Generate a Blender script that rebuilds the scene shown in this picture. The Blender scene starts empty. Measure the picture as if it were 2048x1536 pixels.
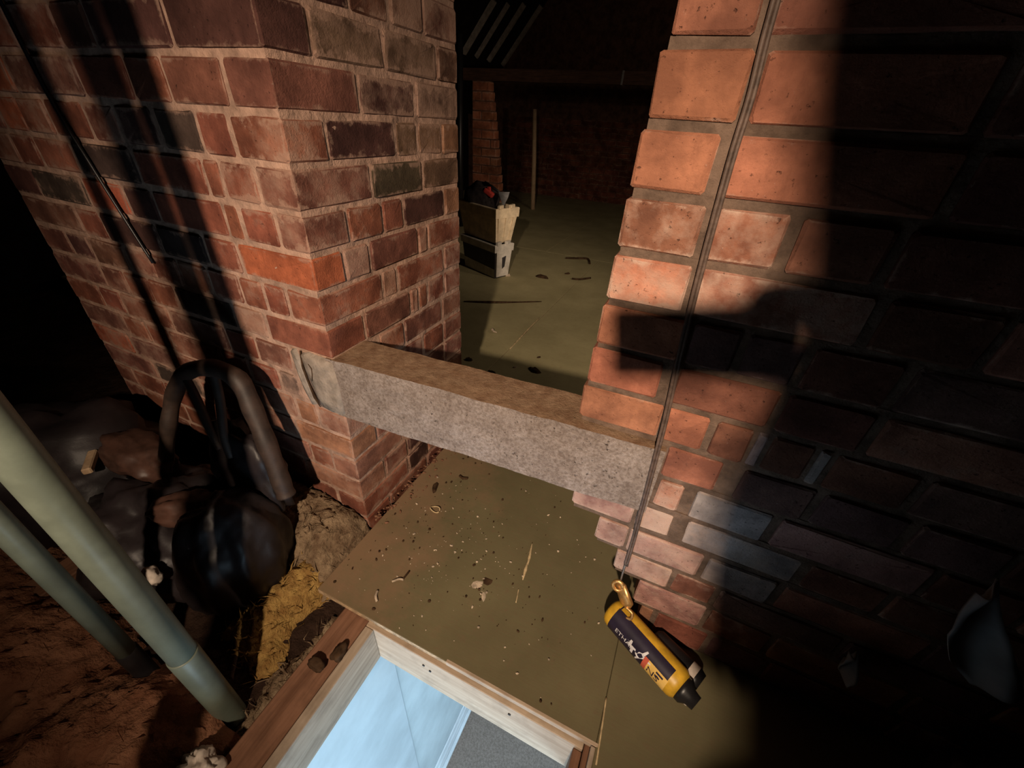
import bpy, bmesh, math, random
from mathutils import Vector, Matrix, noise

random.seed(7)
SC = bpy.context.scene
COL = SC.collection
R = math.radians

# ------------------------------------------------------------------ camera, world, lights, exposure
cam_d = bpy.data.cameras.new('camera')
cam = bpy.data.objects.new('camera', cam_d)
COL.objects.link(cam)
cam_d.sensor_fit = 'HORIZONTAL'
cam_d.sensor_width = 36.0
cam_d.lens = 805.7375 / 2048.0 * 36.0
cam_d.clip_start = 0.004
YAW, PITCH, ROLL = -0.390190877, 0.578438212, 0.0635563476
CAM = Vector((0.6499, -0.5439, 0.9929))
fwd = Vector((math.sin(YAW) * math.cos(PITCH), math.cos(YAW) * math.cos(PITCH), -math.sin(PITCH)))
rgt = Vector((math.cos(YAW), -math.sin(YAW), 0.0))
upv = rgt.cross(fwd)
rgt2 = math.cos(ROLL) * rgt + math.sin(ROLL) * upv
upv2 = -math.sin(ROLL) * rgt + math.cos(ROLL) * upv
M3 = Matrix((rgt2, upv2, -fwd)).transposed()
cam.matrix_world = Matrix.Translation(CAM) @ M3.to_4x4()
SC.camera = cam

world = bpy.data.worlds.new('loft_dark')
SC.world = world
world.use_nodes = True
world.node_tree.nodes['Background'].inputs[0].default_value = (0.0, 0.0, 0.0, 1)
world.node_tree.nodes['Background'].inputs[1].default_value = 0.0

SC.view_settings.view_transform = 'Standard'
SC.view_settings.look = 'None'
SC.view_settings.exposure = 0.0
SC.view_settings.gamma = 1.0
SC.view_settings.use_curve_mapping = False

LAMP = Vector((0.760, -1.45, 1.420))
ld = bpy.data.lights.new('work_lamp_light', 'SPOT')
ld.color = (1.0, 0.77, 0.56)
ld.energy = 215.0
ld.shadow_soft_size = 0.030
ld.spot_size = R(62)
ld.spot_blend = 1.0
lamp = bpy.data.objects.new('work_lamp_light', ld)
COL.objects.link(lamp)
lamp.location = LAMP
lamp.scale = (1.5, 1.0, 1.0)
lamp.rotation_euler = (Vector((0.36, 0.05, 0.53)) - LAMP).to_track_quat('-Z', 'Y').to_euler()

sl = bpy.data.lights.new('work_lamp_spill', 'POINT')      # the lamp's weak spill outside its beam
sl.color = (1.0, 0.77, 0.56)
sl.energy = 4.2
sl.shadow_soft_size = 0.022
spill = bpy.data.objects.new('work_lamp_spill', sl)
COL.objects.link(spill)
spill.location = LAMP

fl_ = bpy.data.lights.new('far_fill_spot', 'SPOT')             # added spot without a fixture behind the right wall, brightens the far crates and battens
fl_.color = (1.0, 0.78, 0.58)
fl_.energy = 75.0
fl_.shadow_soft_size = 0.04
fl_.spot_size = R(58)
fl_.spot_blend = 1.0
far_l = bpy.data.objects.new('far_fill_spot', fl_)
COL.objects.link(far_l)
far_l.location = (1.5, 1.2, 1.05)
far_l.rotation_euler = (Vector((-1.0, 2.7, 0.65)) - far_l.location).to_track_quat('-Z', 'Y').to_euler()

fb = bpy.data.lights.new('far_fill_point', 'POINT')             # added unseen fill light, lifts the shadows on the far boards
fb.color = (1.0, 0.78, 0.58)
fb.energy = 18.0
fb.shadow_soft_size = 0.05
far_b = bpy.data.objects.new('far_fill_point', fb)
COL.objects.link(far_b)
far_b.location = (1.5, 1.9, 1.5)

dn = bpy.data.lights.new('stair_window_daylight', 'AREA')
dn.shape = 'RECTANGLE'
dn.size, dn.size_y = 0.8, 0.36
dn.color = (0.62, 0.80, 1.0)
dn.energy = 52.0
dayn = bpy.data.objects.new('stair_window_daylight', dn)
COL.objects.link(dayn)
dayn.location = (0.45, -2.25, -1.22)
dayn.rotation_euler = (Vector((0.62, 0.0, 0.30)) - dayn.location).to_track_quat('-Z', 'Y').to_euler()

dl = bpy.data.lights.new('landing_daylight', 'AREA')
dl.shape = 'RECTANGLE'
dl.size, dl.size_y = 1.3, 1.6
dl.color = (0.55, 0.80, 1.0)
dl.energy = 62.0
day = bpy.data.objects.new('landing_daylight', dl)
COL.objects.link(day)
day.location = (1.7, -1.7, -1.2)
day.rotation_euler = (Vector((0.06, -0.9, -1.0)) - day.location).to_track_quat('-Z', 'Y').to_euler()


# ------------------------------------------------------------------ helpers
def tag(o, label=None, cat=None, group=None, kind=None):
    if label: o['label'] = label
    if cat: o['category'] = cat
    if group: o['group'] = group
    if kind: o['kind'] = kind
    return o


def link(name, me, mat=None, parent=None, loc=None):
    o = bpy.data.objects.new(name, me)
    COL.objects.link(o)
    if mat is not None and me is not None:
        if isinstance(mat, (list, tuple)):
            for m in mat: me.materials.append(m)
        else:
            me.materials.append(mat)
    if loc is not None: o.location = loc
    if parent is not None:
        o.parent = parent
        o.matrix_parent_inverse = Matrix.Translation(-parent_origin(parent))
    return o


ORIG = {}


def parent_origin(p):
    v = Vector((0, 0, 0))
    while p is not None:
        v = v + p.location if p.parent is None else v
        p = p.parent
    return v


def empty(name, loc):
    o = bpy.data.objects.new(name, None)
    o.empty_display_size = 0.05
    COL.objects.link(o)
    o.location = loc
    return o


def mesh(name, vs, fs, smooth=False):
    me = bpy.data.meshes.new(name)
    me.from_pydata([tuple(v) for v in vs], [], fs)
    me.update()
    if smooth:
        for p in me.polygons: p.use_smooth = True
    return me


def from_bm(name, bm, smooth=False):
    me = bpy.data.meshes.new(name)
    bmesh.ops.recalc_face_normals(bm, faces=bm.faces[:])
    bm.to_mesh(me)
    bm.free()
    if smooth:
        for p in me.polygons: p.use_smooth = True
    return me


def centre(o):
    """move the origin of a mesh object to the middle of its mesh (world position kept)"""
    me = o.data
    n = len(me.vertices)
    c = Vector((0, 0, 0))
    for v in me.vertices: c += v.co
    c /= max(n, 1)
    me.transform(Matrix.Translation(-c))
    o.location = o.location + c
    return o


def bm_box(bm, lo, hi, bevel=0.0, rot=None, pivot=None, seg=1):
    lo, hi = Vector(lo), Vector(hi)
    m = Matrix.Translation((lo + hi) / 2) @ Matrix.Diagonal(((hi - lo).x, (hi - lo).y, (hi - lo).z, 1))
    g = bmesh.ops.create_cube(bm, size=1.0, matrix=m)
    vs = g['verts']
    if bevel > 0:
        es = list({e for v in vs for e in v.link_edges})
        r = bmesh.ops.bevel(bm, geom=es, offset=bevel, segments=seg, affect='EDGES', profile=0.6)
        vs = [v for v in r['verts']] + [v for v in vs if v.is_valid]
        vs = list({v for v in vs if v.is_valid})
    if rot is not None:
        pv = Vector(pivot) if pivot is not None else (lo + hi) / 2
        bmesh.ops.rotate(bm, verts=vs, cent=pv, matrix=rot)
    return vs


def box(name, lo, hi, mat, parent=None, bevel=0.0, rot=None, pivot=None, seg=1):
    bm = bmesh.new()
    bm_box(bm, lo, hi, bevel, rot, pivot, seg)
    return centre(link(name, from_bm(name, bm), mat, parent))


def tube_mesh(name, pts, rad, n=12, cap=True, flat=None):
    """swept tube along points; rad number or list"""
    pts = [Vector(p) for p in pts]
    N = len(pts)
    rs = rad if isinstance(rad, (list, tuple)) else [rad] * N
    vs, fs = [], []
    t0 = (pts[1] - pts[0]).normalized()
    a = Vector((0, 0, 1)) if abs(t0.z) < 0.9 else Vector((1, 0, 0))
    u = t0.cross(a).normalized()
    for i, p in enumerate(pts):
        t = (pts[min(i + 1, N - 1)] - pts[max(i - 1, 0)]).normalized()
        u = (u - t * u.dot(t)).normalized()
        w = t.cross(u)
        for k in range(n):
            an = 2 * math.pi * k / n
            fu = 1.0 if flat is None else flat
            vs.append(p + rs[i] * (math.cos(an) * u * fu + math.sin(an) * w))
    for i in range(N - 1):
        for k in range(n):
            fs.append((i * n + k, i * n + (k + 1) % n, (i + 1) * n + (k + 1) % n, (i + 1) * n + k))
    if cap:
        fs.append(tuple(range(n - 1, -1, -1)))
        fs.append(tuple((N - 1) * n + k for k in range(n)))
    return mesh(name, vs, fs, smooth=True)


def smooth_pts(pts, sub=5):
    pts = [Vector(p) for p in pts]
    out = []
    for i in range(len(pts) - 1):
        p0, p1, p2, p3 = pts[max(i - 1, 0)], pts[i], pts[i + 1], pts[min(i + 2, len(pts) - 1)]
        for k in range(sub):
            t = k / sub
            out.append(0.5 * ((2 * p1) + (p2 - p0) * t + (2 * p0 - 5 * p1 + 4 * p2 - p3) * t * t + (3 * p1 - p0 - 3 * p2 + p3) * t ** 3))
    out.append(pts[-1])
    return out


def fbm(p, o=4):
    return noise.fractal(Vector(p), 1.0, 2.1, o)


# ------------------------------------------------------------------ materials
def new_mat(name):
    m = bpy.data.materials.new(name)
    m.use_nodes = True
    nt = m.node_tree
    b = nt.nodes['Principled BSDF']
    return m, nt, b


def nd(nt, t, **kw):
    n = nt.nodes.new(t)
    for k, v in kw.items(): setattr(n, k, v)
    return n


def L(nt, a, b): nt.links.new(a, b)


def rgba(c): return (c[0], c[1], c[2], 1)


def noise_tex(nt, scale, detail=4, rough=0.6, vec=None):
    n = nd(nt, 'ShaderNodeTexNoise')
    n.inputs['Scale'].default_value = scale
    n.inputs['Detail'].default_value = detail
    n.inputs['Roughness'].default_value = rough
    if vec is not None: L(nt, vec, n.inputs['Vector'])
    return n.outputs['Fac']


def ramp(nt, fac, p0, p1, c0=(0, 0, 0), c1=(1, 1, 1)):
    r = nd(nt, 'ShaderNodeValToRGB')
    r.color_ramp.elements[0].position = p0
    r.color_ramp.elements[1].position = p1
    r.color_ramp.elements[0].color = rgba(c0)
    r.color_ramp.elements[1].color = rgba(c1)
    L(nt, fac, r.inputs[0])
    return r.outputs[0]


def mix(nt, fac, a, b, mode='MIX'):
    m = nd(nt, 'ShaderNodeMix', data_type='RGBA', blend_type=mode)
    if isinstance(fac, (int, float)): m.inputs[0].default_value = fac
    else: L(nt, fac, m.inputs[0])
    for s, v in ((6, a), (7, b)):
        if isinstance(v, (tuple, list)): m.inputs[s].default_value = rgba(v)
        else: L(nt, v, m.inputs[s])
    return m.outputs[2]


def mth(nt, op, a, b=0.5):
    m = nd(nt, 'ShaderNodeMath', operation=op)
    for s, v in ((0, a), (1, b)):
        if isinstance(v, (int, float)): m.inputs[s].default_value = v
        else: L(nt, v, m.inputs[s])
    return m.outputs[0]


def bump(nt, b, h, strength=0.4, dist=0.004):
    n = nd(nt, 'ShaderNodeBump')
    n.inputs['Strength'].default_value = strength
    n.inputs['Distance'].default_value = dist
    L(nt, h, n.inputs['Height'])
    L(nt, n.outputs[0], b.inputs['Normal'])


def pos(nt, scale=None):
    g = nd(nt, 'ShaderNodeNewGeometry')
    if scale is None: return g.outputs['Position']
    v = nd(nt, 'ShaderNodeVectorMath', operation='MULTIPLY')
    L(nt, g.outputs['Position'], v.inputs[0])
    v.inputs[1].default_value = scale
    return v.outputs[0]


def simple(name, col, rough=0.7, var=0.25, scale=30, spec=0.3, metal=0.0, bstr=0.2, bdist=0.002, stretch=None, col2=None):
    m, nt, b = new_mat(name)
    p = pos(nt, stretch)
    n1 = noise_tex(nt, scale, 5, 0.62, p)
    c2 = col2 if col2 else tuple(c * (1 - var) * 0.8 for c in col)
    c1 = col if col2 else tuple(min(1, c * (1 + var)) for c in col)
    L(nt, mix(nt, ramp(nt, n1, 0.35, 0.65), c2, c1), b.inputs['Base Color'])
    b.inputs['Roughness'].default_value = rough
    b.inputs['Specular IOR Level'].default_value = spec
    b.inputs['Metallic'].default_value = metal
    if bstr > 0: bump(nt, b, noise_tex(nt, scale * 3, 5, 0.65, p), bstr, bdist)
    return m


def brick_material(name, smear_col, white_amt, lap):
    m, nt, b = new_mat(name)
    oi = nd(nt, 'ShaderNodeObjectInfo')
    p = pos(nt)
    base = oi.outputs['Color']
    n_big = noise_tex(nt, 9, 4, 0.6, p)
    n_mid = noise_tex(nt, 38, 5, 0.65, p)
    n_fine = noise_tex(nt, 230, 4, 0.7, p)
    dark = mix(nt, 1.0, base, (0.50, 0.47, 0.48), 'MULTIPLY')
    lite = mix(nt, 1.0, base, (1.36, 1.34, 1.32), 'MULTIPLY')
    c = mix(nt, ramp(nt, n_big, 0.36, 0.64), dark, lite)
    c = mix(nt, mth(nt, 'MULTIPLY', ramp(nt, n_mid, 0.42, 0.72), 0.45), c, dark)
    streak = noise_tex(nt, 60, 5, 0.7, pos(nt, (1.0, 1.0, 0.35)))
    c = mix(nt, mth(nt, 'MULTIPLY', ramp(nt, streak, 0.52, 0.70), 0.5), c, dark)
    # lime mortar wiped over the brick face: amount kept per brick in the colour's alpha
    thr = mth(nt, 'SUBTRACT', 1.0, oi.outputs['Alpha'])
    sm = mth(nt, 'SUBTRACT', mth(nt, 'ADD', mth(nt, 'MULTIPLY', n_big, 0.55), mth(nt, 'MULTIPLY', n_mid, 0.45)), mth(nt, 'ADD', mth(nt, 'MULTIPLY', thr, 0.42), 0.26))
    smf = mth(nt, 'MULTIPLY', ramp(nt, sm, 0.0, 0.22), 0.70)
    c = mix(nt, smf, c, smear_col)
    # mortar lapping raggedly over the arrises of each brick
    tc = nd(nt, 'ShaderNodeTexCoord')
    sg = nd(nt, 'ShaderNodeSeparateXYZ'); L(nt, tc.outputs['Generated'], sg.inputs[0])
    gn = nd(nt, 'ShaderNodeNewGeometry')
    sn = nd(nt, 'ShaderNodeSeparateXYZ'); L(nt, gn.outputs['True Normal'], sn.inputs[0])
    dist = None
    for ax_, sc_ in (('X', 0.2), ('Y', 0.2), ('Z', 0.065)):
        g_ = sg.outputs[ax_]
        d_ = mth(nt, 'MINIMUM', g_, mth(nt, 'SUBTRACT', 1.0, g_))
        d_ = mth(nt, 'ADD', mth(nt, 'MULTIPLY', d_, sc_), mth(nt, 'GREATER_THAN', mth(nt, 'ABSOLUTE', sn.outputs[ax_]), 0.6))
        dist = d_ if dist is None else mth(nt, 'MINIMUM', dist, d_)
    wob = mth(nt, 'MULTIPLY', mth(nt, 'SUBTRACT', mth(nt, 'ADD', mth(nt, 'MULTIPLY', noise_tex(nt, 30, 5, 0.7, p), 0.6), mth(nt, 'MULTIPLY', n_big, 0.4)), 0.40), lap)
    wob = mth(nt, 'MULTIPLY', wob, mth(nt, 'ADD', 0.45, mth(nt, 'MULTIPLY', oi.outputs['Alpha'], 1.3)))
    edge = ramp(nt, mth(nt, 'MULTIPLY', mth(nt, 'SUBTRACT', wob, dist), 150.0), 0.0, 1.0)
    c = mix(nt, mth(nt, 'MULTIPLY', edge, 0.62), c, smear_col)
    # salts and specks
    sp = ramp(nt, noise_tex(nt, 120, 6, 0.75, p), 0.66, 0.78)
    c = mix(nt, mth(nt, 'MULTIPLY', sp, white_amt), c, (0.62, 0.56, 0.48))
    pit = ramp(nt, noise_tex(nt, 160, 3, 0.6, p), 0.24, 0.34)
    c = mix(nt, pit, mix(nt, 0.6, c, (0.02, 0.012, 0.01)), c)
    c = mix(nt, 1.0, c, (0.78, 0.77, 0.78), 'MULTIPLY')
    L(nt, c, b.inputs['Base Color'])
    b.inputs['Roughness'].default_value = 0.9
    b.inputs['Specular IOR Level'].default_value = 0.15
    h = mth(nt, 'ADD', mth(nt, 'MULTIPLY', n_fine, 0.35), mth(nt, 'ADD', mth(nt, 'MULTIPLY', n_mid, 0.5), mth(nt, 'MULTIPLY', pit, 0.4)))
    bump(nt, b, h, 0.8, 0.006)
    return m


M_BRICK = brick_material('old_red_brick', (0.42, 0.265, 0.195), 0.35, 0.10)
M_BRICK_R = brick_material('salmon_brick', (0.56, 0.41, 0.32), 0.7, 0.055)
M_MORTAR = simple('lime_mortar', (0.38, 0.242, 0.182), 0.95, 0.22, 24, 0.1, bstr=0.8, bdist=0.006)
M_MORTAR_R = simple('brown_mortar', (0.125, 0.084, 0.062), 0.95, 0.25, 30, 0.1, bstr=0.8, bdist=0.006)
M_RENDER = simple('grey_mortar_patch', (0.26, 0.215, 0.18), 0.95, 0.22, 22, 0.1, bstr=0.8, bdist=0.006)


def concrete_material():
    m, nt, b = new_mat('aggregate_concrete')
    p = pos(nt)
    g = nd(nt, 'ShaderNodeNewGeometry')
    n1 = noise_tex(nt, 16, 5, 0.65, p)
    n2 = noise_tex(nt, 150, 5, 0.75, p)
    vor = nd(nt, 'ShaderNodeTexVoronoi')
    vor.inputs['Scale'].default_value = 210
    L(nt, p, vor.inputs['Vector'])
    c = mix(nt, ramp(nt, n1, 0.35, 0.68), (0.27, 0.215, 0.185), (0.40, 0.335, 0.30))
    c = mix(nt, ramp(nt, n2, 0.40, 0.60), mix(nt, 1.0, c, (0.62, 0.58, 0.55), 'MULTIPLY'), c)
    sp = ramp(nt, vor.outputs['Distance'], 0.08, 0.2, (1, 1, 1), (0, 0, 0))
    c = mix(nt, mth(nt, 'MULTIPLY', sp, mth(nt, 'MULTIPLY', ramp(nt, n1, 0.4, 0.6), 0.6)), c, (0.6, 0.52, 0.46))
    pit = ramp(nt, noise_tex(nt, 110, 3, 0.6, p), 0.27, 0.36)
    c = mix(nt, pit, (0.07, 0.05, 0.04), c)
    # brown dust lying on the upward face
    sx = nd(nt, 'ShaderNodeSeparateXYZ')
    L(nt, g.outputs['True Normal'], sx.inputs[0])
    dust = mix(nt, ramp(nt, noise_tex(nt, 30, 6, 0.7, p), 0.36, 0.66), (0.20, 0.105, 0.055), (0.36, 0.23, 0.14))
    up = mth(nt, 'MULTIPLY', ramp(nt, sx.outputs['Z'], 0.45, 0.75), 0.92)
    c = mix(nt, up, c, dust)
    c = mix(nt, 1.0, c, (0.80, 0.80, 0.80), 'MULTIPLY')
    L(nt, c, b.inputs['Base Color'])
    b.inputs['Roughness'].default_value = 0.95
    b.inputs['Specular IOR Level'].default_value = 0.15
    bump(nt, b, mth(nt, 'ADD', n2, mth(nt, 'MULTIPLY', pit, 0.6)), 0.7, 0.005)
    return m


M_CONC = concrete_material()


def ply_material(name, ca, cb, dirt, dust=True):
    m, nt, b = new_mat(name)
    p = pos(nt)
    ps = pos(nt, (1.0, 6.0, 1.0))
    n1 = noise_tex(nt, 4, 5, 0.6, p)
    c = mix(nt, ramp(nt, n1, 0.3, 0.7), ca, cb)
    gr = noise_tex(nt, 22, 6, 0.7, ps)
    c = mix(nt, mth(nt, 'MULTIPLY', ramp(nt, gr, 0.4, 0.7), 0.22), c, dirt)
    d = ramp(nt, noise_tex(nt, 48, 6, 0.75, p), 0.56, 0.70)
    c = mix(nt, mth(nt, 'MULTIPLY', d, 0.55), c, dirt)
    s = ramp(nt, noise_tex(nt, 150, 6, 0.8, p), 0.67, 0.73)
    c = mix(nt, mth(nt, 'MULTIPLY', s, 0.75), c, (0.42, 0.34, 0.24))
    k = ramp(nt, noise_tex(nt, 60, 3, 0.6, p), 0.72, 0.76)
    c = mix(nt, k, c, (0.03, 0.018, 0.010))
    sx = nd(nt, 'ShaderNodeSeparateXYZ')
    L(nt, p, sx.inputs[0])
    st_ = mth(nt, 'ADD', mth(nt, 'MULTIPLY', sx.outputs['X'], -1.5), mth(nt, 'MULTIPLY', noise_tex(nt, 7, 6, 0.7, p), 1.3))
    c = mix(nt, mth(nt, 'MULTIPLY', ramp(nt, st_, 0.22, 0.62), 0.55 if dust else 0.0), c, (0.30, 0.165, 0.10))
    c = mix(nt, 1.0, c, (0.78, 0.78, 0.78) if dust else (0.95, 0.95, 0.95), 'MULTIPLY')  # flag also dims the near boards, standing in for weaker light there
    L(nt, c, b.inputs['Base Color'])
    b.inputs['Roughness'].default_value = 0.72
    b.inputs['Specular IOR Level'].default_value = 0.25
    bump(nt, b, mth(nt, 'ADD', gr, mth(nt, 'MULTIPLY', s, 2.0)), 0.25, 0.0015)
    return m


M_PLY = ply_material('olive_board_dimmed', (0.128, 0.108, 0.054), (0.185, 0.158, 0.082), (0.18, 0.11, 0.065))  # near boards darkened to stand in for light falling off towards the camera
M_PLY_LIT = ply_material('olive_board_lit', (0.31, 0.275, 0.145), (0.43, 0.38, 0.21), (0.26, 0.18, 0.10), False)  # same boards in a lighter copy: brighter light put into the colour
M_PLY_EDGE = simple('raw_board_edge', (0.40, 0.28, 0.17), 0.85, 0.3, 60, 0.2)


def wood(name, ca, cb, axis=1, rough=0.75, sc=26, knots=0.0):
    m, nt, b = new_mat(name)
    st = [1.0, 1.0, 1.0]
    st[axis] = 0.07
    ps = pos(nt, tuple(st))
    p = pos(nt)
    n1 = noise_tex(nt, sc * 3, 6, 0.65, ps)
    c = mix(nt, ramp(nt, n1, 0.35, 0.66), ca, cb)
    n2 = noise_tex(nt, 18, 4, 0.6, p)
    c = mix(nt, mth(nt, 'MULTIPLY', ramp(nt, n2, 0.5, 0.72), 0.4), c, tuple(x * 0.45 for x in ca))
    L(nt, c, b.inputs['Base Color'])
    b.inputs['Roughness'].default_value = rough
    b.inputs['Specular IOR Level'].default_value = 0.25
    bump(nt, b, n1, 0.3, 0.0015)
    return m


M_PINE_X = wood('pine_lining_x', (0.34, 0.25, 0.175), (0.46, 0.36, 0.265), 0)
M_PINE_Y = wood('pine_lining_y', (0.27, 0.205, 0.15), (0.40, 0.32, 0.245), 1)
M_JOIST_X = wood('old_joist_x', (0.12, 0.055, 0.03), (0.22, 0.11, 0.065), 0)
M_JOIST_Y = wood('old_joist_y', (0.12, 0.055, 0.03), (0.22, 0.11, 0.065), 1)
M_ROOFWOOD = wood('roof_timber', (0.05, 0.025, 0.016), (0.11, 0.055, 0.035), 0)
M_POST = wood('post_timber', (0.10, 0.06, 0.04), (0.2, 0.12, 0.08), 2)
M_BATTEN = simple('pale_batten', (0.36, 0.31, 0.27), 0.8, 0.15, 20)
M_STICK = wood('stick_timber', (0.30, 0.20, 0.12), (0.45, 0.32, 0.2), 2)
M_FELT = simple('roof_felt', (0.012, 0.008, 0.008), 0.95, 0.3, 10, 0.1)
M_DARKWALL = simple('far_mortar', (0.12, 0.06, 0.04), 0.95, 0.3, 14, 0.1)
M_PIPE = simple('grey_green_plastic', (0.128, 0.150, 0.118), 0.42, 0.08, 14, 0.4, bstr=0.03)
M_CABLE = simple('brown_cable', (0.085, 0.055, 0.042), 0.6, 0.25, 90, 0.35, bstr=0.3, bdist=0.001)
M_WIRE = simple('grey_wire', (0.25, 0.22, 0.2), 0.4, 0.1, 90, 0.5, metal=0.6, bstr=0)
M_BRASS = simple('worn_brass', (0.72, 0.42, 0.16), 0.38, 0.2, 70, 0.5, metal=0.75, bstr=0.2)
M_YELLOW = simple('yellow_plastic', (0.62, 0.36, 0.03), 0.42, 0.12, 30, 0.45, bstr=0.05)
M_NAVY = simple('navy_label', (0.018, 0.013, 0.03), 0.4, 0.15, 30, 0.4, bstr=0.0)
M_WHITE = simple('white_print', (0.66, 0.64, 0.66), 0.6, 0.05, 20, 0.2, bstr=0.0)
M_LABELY = simple('yellow_print', (0.72, 0.47, 0.13), 0.5, 0.05, 20, 0.3, bstr=0.0)
M_LABELR = simple('red_print', (0.50, 0.10, 0.06), 0.5, 0.05, 20, 0.3, bstr=0.0)
M_BLACKPL = simple('black_plastic', (0.012, 0.011, 0.012), 0.38, 0.2, 20, 0.4, bstr=0.15)
M_SACK = simple('black_sack_plastic', (0.016, 0.012, 0.013), 0.48, 0.3, 9, 0.35, bstr=0.25, bdist=0.004)
M_ARCH = simple('dark_stained_wood', (0.032, 0.019, 0.014), 0.6, 0.35, 24, 0.4, bstr=0.15)
M_BROWNLEATHER = simple('brown_leather', (0.055, 0.026, 0.018), 0.5, 0.35, 14, 0.4)
M_SCRAP = simple('pale_scrap', (0.55, 0.47, 0.40), 0.7, 0.2, 30)
M_CREAM = simple('cream_plastic', (0.72, 0.58, 0.40), 0.55, 0.1, 16, 0.3, bstr=0.05)
M_WHITEPL = simple('white_plastic', (0.60, 0.56, 0.50), 0.5, 0.1, 16, 0.35, bstr=0.05)
M_DARKPL = simple('dark_grey_plastic', (0.03, 0.027, 0.03), 0.45, 0.2, 16, 0.4, bstr=0.05)
M_DARKCLOTH = simple('dark_cloth', (0.02, 0.016, 0.016), 0.95, 0.3, 40, 0.1)
M_REDPL = simple('red_plastic', (0.45, 0.05, 0.04), 0.45, 0.15, 20, 0.4, bstr=0.0)
M_STEEL = simple('grey_steel', (0.42, 0.42, 0.43), 0.4, 0.1, 30, 0.5, metal=0.7, bstr=0.0)
M_GREYSHEET = simple('grey_sheet', (0.20, 0.195, 0.195), 0.9, 0.1, 10, 0.1)
M_WALLBLUE = simple('pale_blue_wall', (0.62, 0.68, 0.70), 0.6, 0.03, 3, 0.3, bstr=0.03)
M_DOORBLUE = simple('pale_door_paint', (0.58, 0.64, 0.67), 0.45, 0.03, 3, 0.35, bstr=0.03)
M_SKIRT = simple('white_gloss_paint', (0.86, 0.87, 0.88), 0.35, 0.02, 3, 0.4, bstr=0.0)
M_CARPET = simple('taupe_carpet', (0.34, 0.25, 0.20), 0.98, 0.12, 90, 0.05, bstr=0.7, bdist=0.006)
M_PLASTER = simple('ceiling_plaster', (0.6, 0.57, 0.53), 0.9, 0.08, 8, 0.1)
M_YWOOL = simple('yellow_glass_wool', (0.46, 0.29, 0.095), 1.0, 0.3, 38, 0.05, bstr=1.0, bdist=0.012, col2=(0.26, 0.14, 0.045))
M_GWOOL = simple('dusty_grey_wool', (0.30, 0.215, 0.135), 1.0, 0.3, 26, 0.05, bstr=1.0, bdist=0.012, col2=(0.12, 0.075, 0.045))
M_BWOOL = simple('brown_wool', (0.26, 0.125, 0.072), 1.0, 0.3, 12, 0.05, bstr=1.0, bdist=0.012, col2=(0.15, 0.062, 0.034))
M_DWOOL = simple('shaded_wool', (0.035, 0.02, 0.014), 1.0, 0.3, 12, 0.05, bstr=1.0, bdist=0.012)  # nearly black colour stands in for the unlit ground at the left
M_CHIP = simple('brown_chips', (0.05, 0.028, 0.015), 0.9, 0.4, 50, 0.1)
M_CHIPL = simple('pale_chips', (0.45, 0.36, 0.27), 0.9, 0.3, 50, 0.1)
M_SPLINT = simple('pale_split_wood', (0.50, 0.38, 0.22), 0.85, 0.2, 60, 0.1)
M_SKIN = simple('skin', (0.55, 0.32, 0.23), 0.6, 0.08, 20, 0.3, bstr=0.05)
M_JACKET = simple('dark_jacket', (0.020, 0.019, 0.024), 0.9, 0.2, 40, 0.1)
M_HAIR = simple('dark_hair', (0.015, 0.010, 0.008), 0.7, 0.3, 80, 0.2, stretch=(1, 1, 0.2))
M_PHONE = simple('phone_glass', (0.02, 0.02, 0.022), 0.25, 0.1, 10, 0.5, bstr=0)


# ------------------------------------------------------------------ bricks
def brick_mesh(s0, s1, z0, z1, dep, O, U, Nn, proud=0.0, jit=0.0018, bev=0.003, taper=None):
    """one brick as a chamfered block; front face at O + Nn*proud, going dep behind it"""
    cx, cz = (s0 + s1) / 2, (z0 + z1) / 2
    hw, hh = (s1 - s0) / 2, (z1 - z0) / 2
    ch = min(0.0035, hw * 0.2, hh * 0.2)

    def ring(inset, d, j):
        out = []
        a, b = hw - inset, hh - inset
        c = ch
        for (x, z) in ((-a + c, -b), (a - c, -b), (a, -b + c), (a, b - c), (a - c, b), (-a + c, b), (-a, b - c), (-a, -b + c)):
            out.append(O + U * (cx + x + random.uniform(-j, j)) + Vector((0, 0, cz + z + random.uniform(-j, j))) + Nn * (d + random.uniform(-j, j) * 0.5))
        return out
    vs = ring(bev, proud, jit) + ring(0.0, proud - bev, jit * 0.6) + ring(0.0, proud - dep, 0.0)
    vs.append(O + U * cx + Vector((0, 0, cz)) + Nn * (proud + random.uniform(-0.0012, 0.0012)))
    fs = [(k, (k + 1) % 8, 24) for k in range(8)]
    for r in (0, 8):
        for k in range(8):
            fs.append((r + k, r + 8 + k, r + 8 + (k + 1) % 8, r + (k + 1) % 8))
    if U.cross(Vector((0, 0, 1))).dot(Nn) < 0:
        fs = [f[::-1] for f in fs]
    fs = [f for f in fs]
    c = O + U * cx + Vector((0, 0, cz)) + Nn * (proud - dep / 2)
    return [v - c for v in vs], fs, c


def add_brick(parent, mat, col, smear, *a, **k):
    vs, fs, c = brick_mesh(*a, **k)
    me = mesh('brick', vs, fs)
    bm = bmesh.new(); bm.from_mesh(me); bmesh.ops.recalc_face_normals(bm, faces=bm.faces[:]); bm.to_mesh(me); bm.free()
    o = link('brick', me, mat, parent, c)
    o.color = (col[0], col[1], col[2], smear)
    return o


RED = (0.275, 0.098, 0.060)
ORANGE = (0.44, 0.13, 0.064)
DULL = (0.215, 0.090, 0.062)
PURP = (0.105, 0.048, 0.038)
DARK = (0.075, 0.052, 0.042)
GREEN = (0.115, 0.085, 0.055)
PINK = (0.36, 0.17, 0.115)
TAN = (0.40, 0.20, 0.11)
BROWN = (0.20, 0.115, 0.075)


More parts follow.
